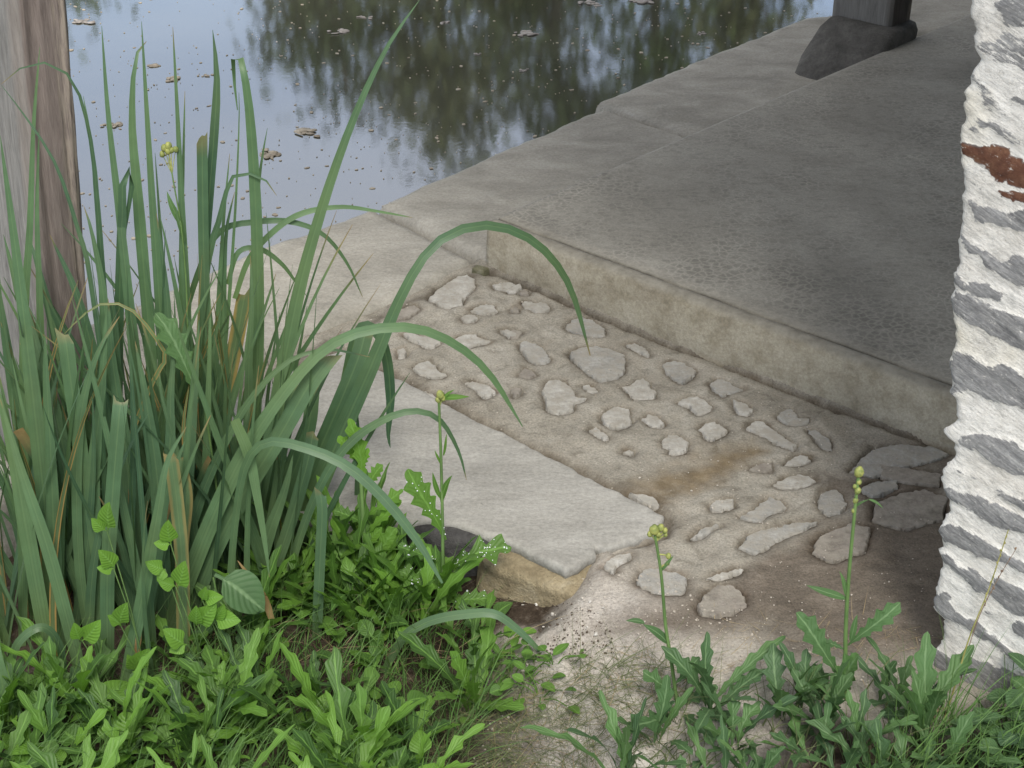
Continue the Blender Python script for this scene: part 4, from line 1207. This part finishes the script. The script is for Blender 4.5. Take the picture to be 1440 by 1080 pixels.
def px_leaf(parent, b, t, w, kind, y0, y1, mat, tint=.5, arch=.08, up=None, drops=0, fold=.2, label=None):
    P0, P1 = aty(*b, y0), aty(*t, y1)
    wd = w * depth_of(P0) / FPX
    a = Acc()
    view = CP - P0; view /= np.linalg.norm(view)
    up_ = np.array(up) if up is not None else (view * .75 + np.array([0, 0, .55]))
    weed_leaf(a, P0, P1, wd, kind, up_ / np.linalg.norm(up_), arch, tint, fold)
    o = a.build('leaf', mat, parent)
    if drops:
        d = Acc(); V = a.v[0].reshape(-1, 5, 3)
        for k in range(drops):
            i = int(rng.integers(2, len(V) - 3)); j = int(rng.integers(0, 4))
            f, f2 = rng.random(2)
            c = (V[i, j] * (1 - f) + V[i, j + 1] * f) * (1 - f2) + (V[i + 1, j] * (1 - f) + V[i + 1, j + 1] * f) * f2
            ball(d, c + up_ * .001, rng.uniform(.0005, .0013) * (1 + (rng.random() < .12)), nu=7, nv=5)
        # the beads sit on the leaf
        o['_o'] = list(parent['_o'])
        e = d.build('water_drops', DROP, o); e['kind'] = 'stuff'
    return o


def ground_px(u, v):
    z = -.08
    for _ in range(5):
        p = at(u, v, z); z = gz(p[0], p[1])
    p[2] = z
    return p


def stemmed(lab, root_px, path, y0, y1, r0, r1, buds, leaves, mat, cat='weed', name='thistle_plant', group=None):
    """path from the root up in pixels"""
    g0 = aty(*path[0], y0); base = np.array([g0[0], g0[1], gz(g0[0], g0[1])])
    t = thing(name, tuple(base), lab, cat, group)
    ys = np.linspace(y0, y1, len(path))
    P = [base - np.array([0, 0, .01])] + [aty(u, v, y) for (u, v), y in zip(path, ys)]
    a = Acc(); tube(a, spline(P, 28), r0, r1); a.build('stem', STEM, t)
    for (u, v, rpx) in buds:
        f = np.clip((path[0][1] - v) / (path[0][1] - path[-1][1]), 0, 1)
        c = aty(u, v, y0 + (y1 - y0) * f)
        q = Acc(); ball(q, c, rpx * depth_of(c) / FPX, (1, 1, 1.25), 10, 7, .25, u)
        k = int(np.argmin([np.linalg.norm(np.array(p) - c) for p in spline(P, 28)]))
        kk = spline(P, 28)[max(0, min(k, 26))]
        if np.linalg.norm(kk - c) > .004:
            tube(q, spline([kk, (kk + c) / 2 + np.array([0, 0, .001]), c], 6), r1 * .6, r1 * .5)
        q.build('flower_bud', BUD, t)
    for L_ in leaves:
        b, tp, w, kind = L_[:4]; o_ = L_[4] if len(L_) > 4 else {}
        yb = y0 + (y1 - y0) * float(np.clip((path[0][1] - b[1]) / (path[0][1] - path[-1][1]), 0, 1))
        o_ = dict(o_); dy = o_.pop('dy', 0.0)
        px_leaf(t, b, tp, w, kind, yb, yb + dy, mat, **o_)
    return t

yR = ground_px(1190, 985)[1]
stemmed('tall thistle with a budding stem in front of the dark earth beside the whitewashed wall', None, [(1190,985),(1189,900),(1193,820),(1200,740),(1207,670)], yR, yR + .02, .0036, .0023,
  [(1208,664,7),(1206,690,5),(1203,704,4),(1208,678,4),(1202,684,3),(1200,718,3)],
  [((1188,950),(1116,866),40,'toothed',dict(tint=.45, fold=.3)), ((1194,910),(1264,844),32,'toothed',dict(tint=.5, fold=.3)), ((1189,842),(1134,822),12,'lance',dict(tint=.5)),
   ((1191,838),(1179,804),6,'lance',dict(tint=.9)), ((1194,900),(1208,865),9,'lance',dict(tint=.6)), ((1201,716),(1222,702),6,'lance',dict(tint=.7)), ((1222,702),(1242,716),5,'lance',dict(tint=.7)),
   ((1188,915),(1150,902),16,'toothed',dict(tint=.35)), ((1165,1000),(1212,926),40,'toothed',dict(tint=1., dy=-.05)), ((1175,1010),(1140,935),30,'toothed',dict(tint=.3, dy=.03)),
   ((1195,1000),(1335,964),36,'lobed',dict(tint=.35, dy=-.02)), ((1235,990),(1262,930),22,'toothed',dict(tint=.3)), ((1200,1005),(1120,960),30,'toothed',dict(tint=.25, dy=.02)),
   ((1185,1010),(1240,1060),34,'lobed',dict(tint=.3, dy=-.1)), ((1180,1010),(1110,1050),34,'lobed',dict(tint=.5, dy=-.1)), ((1200,1010),(1290,1015),34,'lobed',dict(tint=.3, dy=-.07))], DULL)
yL = ground_px(950, 990)[1]
stemmed('slender weed with a budding stem and one drooping leaf, standing before the flat paving stones', None, [(952,990),(944,930),(936,880),(930,810),(921,752)], yL, yL + .02, .0031, .0021,
  [(920,745,7),(929,742,5),(914,751,4),(935,746,4),(926,752,4),(936,752,3),(940,782,4),(939,792,3)],
  [((938,906),(905,876),13,'lance',dict(tint=.35)), ((906,877),(880,872),8,'lance',dict(tint=.35)), ((932,803),(946,780),5,'lance',dict(tint=.8)), ((948,960),(985,925),22,'toothed',dict(tint=.6)),
   ((955,985),(905,940),34,'lobed',dict(tint=.5)), ((950,990),(1010,965),28,'toothed',dict(tint=.4)), ((950,1000),(885,1032),40,'lobed',dict(tint=.35, dy=-.12)), ((955,1000),(1000,1050),36,'lobed',dict(tint=.45, dy=-.12)), ((960,1000),(1030,1010),30,'toothed',dict(tint=.3, dy=-.05))], DULL)
yM = ground_px(624, 880)[1]
stemmed('weed with a thin upright stem and dew beaded leaves in front of the big slab', None, [(624,880),(623,800),(622,720),(620,640),(617,560)], yM, yM + .03, .0034, .0022,
  [(619,555,6),(623,560,4),(616,562,4)],
  [((622,762),(579,656),42,'toothed',dict(tint=.55, drops=18, fold=.12)), ((630,796),(720,772),56,'lobed',dict(tint=.45, drops=55, fold=.1)), ((621,706),(636,668),9,'lance',dict(tint=.3)), ((620,700),(608,664),7,'lance',dict(tint=.4)),
   ((620,562),(660,556),9,'lance',dict(tint=.5)), ((619,566),(640,548),5,'lance',dict(tint=.5)), ((622,640),(630,610),4,'lance',dict(tint=.5)), ((621,655),(612,632),4,'lance',dict(tint=.5)),
   ((620,830),(560,800),40,'lobed',dict(tint=.6, drops=14)), ((624,850),(690,838),34,'toothed',dict(tint=.5, drops=10)), ((622,860),(650,810),28,'toothed',dict(tint=.4)), ((622,870),(575,850),36,'toothed',dict(tint=.7)), ((615,790),(560,765),34,'lobed',dict(tint=.35, drops=18))], WEED)
yN = ground_px(512, 850)[1]
stemmed('bright green leafy weed rising beside the dark arching iris leaf before the slab', None, [(515,850),(513,780),(510,720),(506,660),(498,620)], yN, yN + .05, .005, .003, [],
  [((508,690),(492,588),30,'toothed',dict(tint=.85)), ((504,660),(477,612),24,'toothed',dict(tint=1.)), ((512,690),(540,655),22,'toothed',dict(tint=.6)), ((510,670),(518,630),16,'toothed',dict(tint=1.)), ((514,730),(566,686),30,'lobed',dict(tint=.7)),
   ((515,760),(562,700),24,'toothed',dict(tint=.95)), ((512,740),(470,715),26,'toothed',dict(tint=.4)), ((514,800),(560,745),34,'toothed',dict(tint=.8)), ((514,800),(440,755),36,'oval',dict(tint=.3)), ((516,830),(575,800),38,'lobed',dict(tint=.9)), ((510,830),(455,800),34,'lobed',dict(tint=.6)), ((513,770),(536,740),20,'oval',dict(tint=1.))], WEED)
# the sedge head between the iris leaves
stemmed('small sedge head with round green buds between the iris leaves', None, [(268,520),(262,400),(255,320),(245,262),(238,222)], 2.46, 2.5, .0022, .0012,
  [(231,208,5),(237,205,5),(247,210,4),(228,217,4),(241,211,4),(236,212,5)], [((256,320),(236,268),9,'lance',dict(tint=.8)), ((258,340),(250,290),7,'lance',dict(tint=.6))], DULL, 'sedge', 'sedge_plant')

# broad leaves standing among the iris
def lone(lab, b, t, w, kind, y, tint, mat, group=None, drops=0, dy=0.0):
    P = aty(*b, y); base = np.array([P[0], P[1], gz(P[0], P[1])])
    th = thing('broad_leaf_weed', tuple(base), lab, 'weed', group)
    a = Acc(); tube(a, spline([base - np.array([0, 0, .01]), (base + P) / 2 + np.array([.006, 0, 0]), P], 8), .0025, .0016); a.build('stem', STEM, th)
    px_leaf(th, b, t, w, kind, y, y + dy, mat, tint, drops=drops)
lone('large toothed leaf leaning among the iris leaves level with the big slab', (286, 556), (213, 444), 44, 'toothed', 2.3, .6, DULL)
lone('grey green hairy leaf spreading low at the foot of the iris leaves', (300, 812), (374, 856), 60, 'oval', 2.1, .35, DULL)
lone('pale leaf half hidden behind the iris leaves on the left', (225, 730), (120, 680), 46, 'lobed', 2.3, .4, DULL)

# heart leaved creeper climbing between the iris leaves
hearts = [(150,745,34,70),(160,800,30,120),(240,765,30,95),(247,825,34,80),(278,880,36,20),(300,872,34,-10),(262,905,34,150),(285,845,26,0),(232,800,26,160),(170,880,30,70),(115,900,34,60),(60,985,34,80),(190,945,34,40)]
for i, (u, v, w, ang) in enumerate(hearts):
    y = 2.06 if u > 230 else 2.04
    P = aty(u, v, y); base = np.array([P[0] + .02, y + .03, 0]); base[2] = gz(base[0], base[1])
    th = thing('creeper_shoot', tuple(base), 'bright heart-leaved creeper shoot climbing among the iris leaves', 'creeper', 'creeper shoots among the iris')
    a = Acc(); tube(a, spline([base, (base + P) / 2 + np.array([.008, -.006, 0]), P], 9), .0012, .0009); a.build('stem', STEM, th)
    for q in range(2):
        an = R(ang + 70 * q + rng.normal(0, 12)); r = w * 1.15 * (1 if q == 0 else .7)
        a2 = Acc(); Q = aty(u + r * math.cos(an), v - r * math.sin(an), y - .01)
        weed_leaf(a2, P, Q, w * (1 if q == 0 else .7) * .86 * depth_of(P) / FPX, 'heart', np.array([.1, -.75, .55]), .06, .8 + .2 * rng.random(), .25)
        a2.build('leaf', WEED, th)
# ================================================================== low weeds (each plant a thing)
def in_poly(poly):
    poly = np.asarray(poly, float)
    while True:
        u = rng.uniform(poly[:, 0].min(), poly[:, 0].max()); v = rng.uniform(poly[:, 1].min(), poly[:, 1].max())
        if poly_dist(np.array([u]), np.array([v]), poly)[0] < 0:
            return u, v


def rosette(base, nl, ln, w, kind, mat, lo, hi, elev, label, cat, group, name):
    t = thing(name, tuple(base), label, cat, group)
    a0 = rng.random() * 6.28
    for k in range(nl):
        an = a0 + k * 2.4 + rng.normal(0, .25); el = R(rng.uniform(*elev)); l_ = ln * rng.uniform(.65, 1.15)
        d = np.array([math.cos(an) * math.cos(el), math.sin(an) * math.cos(el), math.sin(el)])
        up = np.array([-math.cos(an) * math.sin(el), -math.sin(an) * math.sin(el), math.cos(el)])
        b = base + np.array([0, 0, .004]) + d * .008
        a = Acc()
        if kind in ('heart', 'oval'):
            m_ = b + d * l_ * rng.uniform(.5, 1.2)
            tube(a, spline([b, (b + m_) / 2 + up * .006, m_], 6), .0011, .0009, 5)
            el2 = el * rng.uniform(-.1, .7); an2 = an + rng.normal(0, .5)
            d = np.array([math.cos(an2) * math.cos(el2), math.sin(an2) * math.cos(el2), math.sin(el2)])
            up = np.array([-math.cos(an2) * math.sin(el2), -math.sin(an2) * math.sin(el2), math.cos(el2)])
            b = m_
            weed_leaf(a, b, b + d * l_ * .75, w * rng.uniform(.75, 1.2), kind, up, .07, rng.uniform(lo, hi), .22)
            vcount = len(a.v[0])
            for key in a.at: a.at[key] = [np.full(vcount, a.at[key][0][0])] + a.at[key]
        else:
            weed_leaf(a, b, b + d * l_, w * rng.uniform(.8, 1.15), kind, up, rng.uniform(.04, .14), rng.uniform(lo, hi), .22)
        a.build('leaf', mat, t)
    return t

LEFT = [(-60,1010),(80,985),(200,940),(320,870),(420,830),(520,850),(600,870),(665,900),(700,960),(690,1020),(640,1090),(560,1200),(-80,1200)]
TOP_LEFT = [(380,800),(460,775),(530,800),(580,860),(660,900),(560,915),(400,880)]
RIGHT = [(890,1050),(960,985),(1040,975),(1130,990),(1260,985),(1320,1010),(1300,1110),(1100,1200),(860,1180)]
CORNER = [(1330,1030),(1440,1020),(1500,1080),(1480,1180),(1330,1160)]
for k in range(58):
    u, v = in_poly(LEFT); p = ground_px(u, v)
    rosette(p, int(rng.integers(6, 10)), rng.uniform(.08, .18), rng.uniform(.02, .038), 'toothed' if rng.random() < .6 else 'lobed', WEED, .0, 1.0, (28, 76),
            'bright green weed with long toothed leaves in the dense low growth before the iris', 'weed', 'toothed leaved weeds below the iris', 'toothed_weed')
for k in range(50):
    u, v = in_poly(LEFT if k % 4 else TOP_LEFT); p = ground_px(u, v)
    rosette(p, int(rng.integers(6, 11)), rng.uniform(.035, .07), rng.uniform(.02, .042), 'heart' if rng.random() < .6 else 'oval', WEED, .1, 1.0, (20, 80),
            'bright green creeper with heart-shaped leaves in the low growth before the iris', 'creeper', 'heart leaved creepers below the iris', 'creeper_plant')
for k in range(20):
    u, v = in_poly(TOP_LEFT); p = ground_px(u, v)
    rosette(p, int(rng.integers(6, 10)), rng.uniform(.10, .215), rng.uniform(.022, .036), 'lobed' if k % 2 else 'toothed', WEED, .2, 1., (45, 84),
            'green weed with jagged leaves crowding the ground in front of the big slab', 'weed', 'jagged weeds before the slab', 'jagged_weed')
for k, (u, v) in enumerate([(700,930),(745,935),(780,940),(720,955),(690,975),(740,965),(760,985),(665,1000)]):
    p = ground_px(u, v)
    rosette(p, 7, rng.uniform(.03, .05), rng.uniform(.014, .02), 'oval', WEED, .3, .9, (5, 50),
            'tiny green seedling on the bare earth below the yellow brown stone block', 'seedling', 'seedlings at the edge of the growth', 'seedling')
for k, (u, v) in enumerate([(930,1045),(985,1005),(1040,1050),(1085,1005),(1130,1060),(1165,1020),(1215,1050),(1255,1000),(1290,1045),(880,1095),(1010,1105),(1180,1110),(1085,1110),(1240,1115),(950,1115),(1330,1080),(1130,1000),(1300,1120)]):
    p = ground_px(u + rng.normal(0, 8), v + 12 + rng.normal(0, 8))
    rosette(p, int(rng.integers(6, 9)), rng.uniform(.09, .155), rng.uniform(.020, .034), 'toothed' if rng.random() < .45 else 'lobed', DULL, .1, 1., (30, 80),
            'dull green thistle rosette in the patch at the foot of the budding stems', 'weed', 'thistle rosettes at the lower right', 'thistle_rosette')
for k in range(5):
    u, v = in_poly([(1390,1020),(1470,1000),(1500,1090),(1400,1100)]); p = ground_px(u, v)
    rosette(p, int(rng.integers(7, 11)), rng.uniform(.045, .08), rng.uniform(.03, .045), 'oval', DULL, .0, .5, (20, 75),
            'dark green leafy plant at the foot of the whitewashed wall', 'weed', 'dark plants at the wall foot', 'leafy_plant')

# ------------------------------------------------------------------ grass, straw, crumbs
def gmat(name, c0, c1):
    m = Mat(name, .6, .25); m.color(m.ramp(m.noise(35, 3), (.3, c0), (.7, c1)))
    return m.m
def blades(n, poly, ln, w, lean, name, mat, label, flat=False):
    a = Acc()
    for k in range(n):
        u, v = in_poly(poly); p = ground_px(u, v); p[2] -= .004
        l_ = rng.uniform(*ln); an = rng.random() * 6.28
        le = rng.uniform(*lean)
        d = np.array([math.cos(an) * math.sin(le), math.sin(an) * math.sin(le), math.cos(le)])
        bend = np.array([math.cos(an), math.sin(an), -.6 if not flat else -.2]) * rng.uniform(.1, .55)
        t = np.linspace(0, 1, 5)[:, None]
        P = p + d * (l_ * t) + bend * (l_ * t ** 2)
        if flat: P[:, 2] = np.maximum(P[:, 2], p[2] + .007)
        s = np.array([-math.sin(an + 1.), math.cos(an + 1.), 0]) * rng.uniform(*w) / 2
        ww = (1 - t ** 1.5) + .06
        V = np.empty((10, 3)); V[0::2] = P - s * ww; V[1::2] = P + s * ww
        a.add(V, [(2 * i, 2 * i + 1, 2 * i + 3, 2 * i + 2) for i in range(4)])
    o = a.build(name, mat)
    return tag(o, label, None, None, 'stuff')
G1 = gmat('green_grass', (.045, .10, .028), (.11, .20, .05)); G2 = gmat('olive_grass', (.07, .10, .04), (.16, .18, .08)); G3 = gmat('dry_grass', (.20, .15, .08), (.42, .34, .20))
FRONT = [(610,1000),(700,965),(800,930),(880,925),(960,940),(1000,975),(940,1010),(880,1070),(900,1130),(560,1140)]
blades(2300, LEFT, (.05, .20), (.0010, .0034), (0, .6), 'grass', G1, 'thin green grass among the low weeds')
blades(2400, FRONT, (.03, .12), (.0007, .0019), (.5, 1.42), 'grass', G2, 'sparse trampled grass on the pale earth path')
blades(420, [(640,1000),(760,960),(900,900),(1000,950),(900,1060),(760,1140),(600,1140)], (.03, .10), (.0008, .002), (1.2, 1.5), 'dry_grass', G3, 'dry straw lying on the pale earth path', True)
blades(420, [(1280,1010),(1440,1000),(1500,1140),(1200,1180)], (.07, .20), (.0015, .004), (0, .55), 'grass', G1, 'green grass at the foot of the whitewashed wall')
blades(260, [(860,1010),(1000,970),(1300,980),(1300,1150),(880,1150)], (.05, .14), (.001, .003), (0, .7), 'grass', G2, 'thin grass among the thistle rosettes')
blades(260, [(100,880),(420,800),(640,860),(700,920),(500,960)], (.08, .2), (.0008, .0018), (.5, 1.3), 'dry_grass', G3, 'dry stalks lying over the weeds before the slab')
blades(120, [(1000,870),(1300,860),(1320,960),(1040,960)], (.02, .05), (.0008, .0018), (.8, 1.45), 'dry_grass', G3, 'bits of straw on the dark earth beside the wall', True)

def stalk(lab, path, y0, y1, r, mat):
    ys = np.linspace(y0, y1, len(path)); P = [aty(u, v, y) for (u, v), y in zip(path, ys)]
    base = np.array([P[0][0], P[0][1], min(P[0][2], gz(P[0][0], P[0][1]))])
    a = Acc(); tube(a, spline([base] + P if np.linalg.norm(base - P[0]) > .005 else P, 26), r, r * .45, 6)
    top = spline(P, 40)[28:]
    for k in range(16):
        c = top[int(rng.integers(len(top)))] + rng.normal(0, .0012, 3)
        ball(a, c, .0011, (1, 1, 2.2), 5, 4)
    o = a.build('grass_stalk', mat)
    tag(o, lab, 'grass stalk')
yS = 1.86
stalk('tall yellowish grass stalk crossing in front of the whitewashed wall', [(1303,1080),(1335,990),(1362,900),(1390,830),(1418,745)], yS, yS + .03, .0016, gmat('yellow_stalk', (.22, .22, .06), (.36, .33, .12)))
stalk('thin reddish grass stalk beside the tall yellowish one at the wall', [(1325,1080),(1350,960),(1372,880),(1400,820),(1430,770)], yS + .02, yS + .05, .0010, gmat('reddish_stalk', (.12, .075, .05), (.24, .17, .11)))
stalk('bent straw coloured stalk at the foot of the whitewashed wall', [(1275,1080),(1300,1040),(1318,1000),(1330,996)], 1.84, 1.86, .0018, G3)

# crumbs and pebbles on the earth
def crumbs(n, poly, r, mat, name, label, z=0):
    a = Acc()
    for k in range(n):
        u, v = in_poly(poly); p = ground_px(u, v); rr = rng.uniform(*r) * rng.random() ** .6
        ball(a, p + np.array([0, 0, rr * .3 + .002]), rr, (1, rng.uniform(.7, 1), rng.uniform(.5, .9)), 6, 4, .9, k)
    return tag(a.build(name, mat, smooth=False), label, None, None, 'stuff')
P1m = gmat('pale_crumb', (.30, .26, .21), (.55, .51, .45)); P2m = gmat('dark_crumb', (.05, .04, .03), (.13, .10, .075)); P3m = gmat('white_crumb', (.42, .40, .36), (.66, .64, .60))
DIRT = [(800,800),(900,800),(1000,850),(1200,930),(1300,980),(1000,960),(900,1080),(640,1090),(680,960),(830,900)]
crumbs(900, DIRT, (.0008, .0032), P1m, 'gravel', 'fine pale crumbs of earth on the path')
crumbs(700, [(680,830),(780,835),(850,870),(870,920),(760,940),(640,910)], (.0007, .0026), P2m, 'dirt', 'dark crumbs of soil below the yellow brown stone block')
crumbs(46, [(730,835),(800,838),(860,850),(840,895),(770,885),(720,915)], (.0012, .004), P3m, 'pebbles', 'small white pebbles on the dark soil')
crumbs(260, [(980,780),(1310,690),(1320,950),(1150,930),(900,900)], (.0006, .0020), P1m, 'gravel', 'fine crumbs on the dark earth beside the wall')
crumbs(500, [(560,400),(680,385),(1300,640),(1180,760),(960,740),(480,490)], (.0008, .0024), P1m, 'gravel', 'fine grit on the mortar between the bedded stones')

# ================================================================== floating things on the water
flm = Mat('floating_leaf', .7, .3); flm.color(flm.ramp(flm.noise(14, 5), (.3, (.24, .20, .15)), (.6, (.40, .35, .27)), (.8, (.52, .49, .42)))); flm = flm.m
scm = Mat('floating_scum', .7, .3); scm.color(scm.ramp(scm.noise(30, 5), (.3, (.16, .14, .12)), (.7, (.40, .37, .34)))); scm = scm.m
def flake(acc, c, rx, ry, an, n=14, seed=0, z=.004):
    th = np.linspace(0, 2 * np.pi, n, endpoint=False)
    rr = .62 + .8 * vnoise(np.cos(th) * 1.6 + seed, np.sin(th) * 1.6, seed)
    x = np.cos(th) * rx * rr; y = np.sin(th) * ry * rr
    X_ = x * math.cos(an) - y * math.sin(an); Y_ = x * math.sin(an) + y * math.cos(an)
    top = np.column_stack([c[0] + X_, c[1] + Y_, c[2] + z + .0012 * vnoise(X_ * 60, Y_ * 60, seed)])
    bot = top - np.array([0, 0, .0018]); mid = np.array([[c[0], c[1], c[2] + z + .0008]])
    acc.add(np.vstack([bot, top, mid]), grid_faces(2, n, 0, True) + [(n + i, n + (i + 1) % n, 2 * n) for i in range(n)])
FLOAT = [(115,30,36,1,'reddish floating leaf patch beside the top of the near wooden post'), (222,93,30,0,'ochre floating leaf curl in the blue water behind the iris tips'), (245,112,34,0,'brown floating leaf pair behind a pointed iris tip'),
 (288,107,20,0,'small lone floating leaf left of the dark forked iris leaf'), (160,176,34,0,'grey floating leaf beside the straight iris leaf near the post'), (382,218,48,0,'largest clump of floating dead leaves, right of the folded iris leaf'), (430,186,46,0,'yellowish floating leaf at the edge of the tree reflection'),
 (482,45,36,1,'pinkish scum patch at the left edge of the dark reflection'), (622,32,26,1,'white scum patch at the top of the dark reflection, left of a wider one'), (742,47,42,1,'widest white scum patch in the middle of the dark reflection'), (672,76,18,1,'small round scum patch below the widest white one'),
 (828,4,34,1,'pale scum patch at the top border of the picture'), (905,2,46,1,'long pale scum streak at the top border, farther right'), (510,24,26,1,'faint scum patch near the long iris leaf tip'), (985,48,20,1,'small scum patch near the far basin edge'), (738,100,16,1,'faint scum ring under the widest white patch')]
for i, (u, v, w, k, lab) in enumerate(FLOAT):
    c = at(u, v, WZ); px = depth_of(c) / FPX; a = Acc()
    for j in range(7 + int(w > 30) * 5):
        off = np.array([rng.normal(0, .20 * w * px), rng.normal(0, .15 * w * px), 0])
        flake(a, c + off, w * px * rng.uniform(.06, .20), w * px * rng.uniform(.05, .14), rng.random() * 3, seed=i * 7 + j, z=.0012 + .0003 * j)
    o = a.build('scum_patch' if k else 'floating_leaf', scm if k else flm)
    tag(o, lab, 'floating scum' if k else 'floating leaf', 'scum patches on the pond' if k else 'dead leaves on the pond')
a = Acc()
for k in range(1500):
    u, v = rng.uniform(60, 1180), rng.uniform(-60, 420)
    c = at(u, v, WZ)
    if toab(c)[1] > -.6: continue
    r = (.0018 + .007 * rng.random() ** 6) * (1 if rng.random() < .9 else 1.5)
    flake(a, c, r, r * rng.uniform(.5, .9), rng.random() * 3, 6, k, .0015)
tag(a.build('floating_specks', flm, smooth=False), 'small pale specks floating all over the pond', None, None, 'stuff')

# ================================================================== trees on the far bank (seen mirrored in the water)
bark = rough_stone('tree_bark', (.04, .032, .025), (.085, .068, .052), (.15, .125, .10), 9, (1, 1, .25)).m
CR = [gmat('dark_foliage', (.022, .04, .014), (.07, .095, .035)), gmat('olive_foliage', (.04, .055, .02), (.11, .12, .045)), gmat('green_foliage', (.03, .06, .018), (.09, .13, .04))]
def tree(x, y, h, rad, mat, lab, nleaf, zlow=.25, size=.085):
    zb = .35
    t = thing('tree', (x, y, zb), lab, 'tree', 'trees on the far bank')
    a = Acc()
    P = spline([(x, y, zb - .3), (x + .05 * h * .3, y, zb + h * .3), (x - .03 * h, y + .1, zb + h * .62), (x, y, zb + h * .93)], 14)
    tube(a, P, .11 + .012 * h, .02, 9)
    tips = []
    for k in range(15):
        f = rng.uniform(.22, .95); s_ = P[int(f * 13)]
        an = rng.random() * 6.28; rr = rad * rng.uniform(.45, .95) * (1.15 - .6 * abs(f - .5) * 2 * .8)
        e = s_ + np.array([math.cos(an) * rr, math.sin(an) * rr, h * rng.uniform(.02, .12)])
        tube(a, spline([s_, (s_ + e) / 2 + np.array([0, 0, .08 * h * .4]), e], 7), .045, .01, 6)
        tips.append(e); tips.append((s_ + e) / 2)
    tips += [P[-1], P[-2] + np.array([.2, 0, 0])]
    a.build('trunk', bark, t)
    tips = np.array(tips)
    c = tips[rng.integers(len(tips), size=nleaf)] + rng.normal(0, 1, (nleaf, 3)) * np.array([rad * .24, rad * .24, h * .062])
    n_ = rng.normal(0, 1, (nleaf, 3)); n_ /= np.linalg.norm(n_, axis=1)[:, None]
    s1 = np.cross(n_, rng.normal(0, 1, (nleaf, 3))); s1 /= np.linalg.norm(s1, axis=1)[:, None]; s2 = np.cross(n_, s1)
    sz = (size * rng.uniform(.6, 1.3, nleaf))[:, None]
    V = np.stack([c - s1 * sz, c + s2 * sz * .45, c + s1 * sz, c - s2 * sz * .45], 1).reshape(-1, 3)
    i = np.arange(nleaf) * 4
    link('crown', V, np.stack([i, i + 1, i + 2, i + 3], 1), mat, t, smooth=False)
TREES = [(-2.05, 19.6, 5.0, 1.25, 0, 'dark bushy tree at the left of the mirrored row', 4200), (-.75, 20.4, 6.15, 1.3, 1, 'tallest olive tree mirrored left of the basin edge', 4600), (.7, 19.8, 5.9, 1.35, 0, 'dense dark tree mirrored in the middle of the pond', 4800),
         (2.0, 20.6, 6.0, 1.25, 2, 'green tree mirrored nearest the dark post', 4300), (3.0, 19.4, 4.7, .9, 1, 'low olive tree mirrored by the far coping', 2600), (-5.6, 20.2, 4.0, 1.0, 2, 'small tree mirrored beside the near wooden post', 2200), (.1, 22.5, 5.5, 1.5, 2, 'green tree standing behind the mirrored row', 3600), (-1.4, 22.8, 4.9, 1.3, 1, 'olive tree standing behind the left of the row', 3000)]
for x, y, h, r, m_, lab, nl in TREES:
    tree(x, y, h - .35, r, CR[m_], lab, nl)
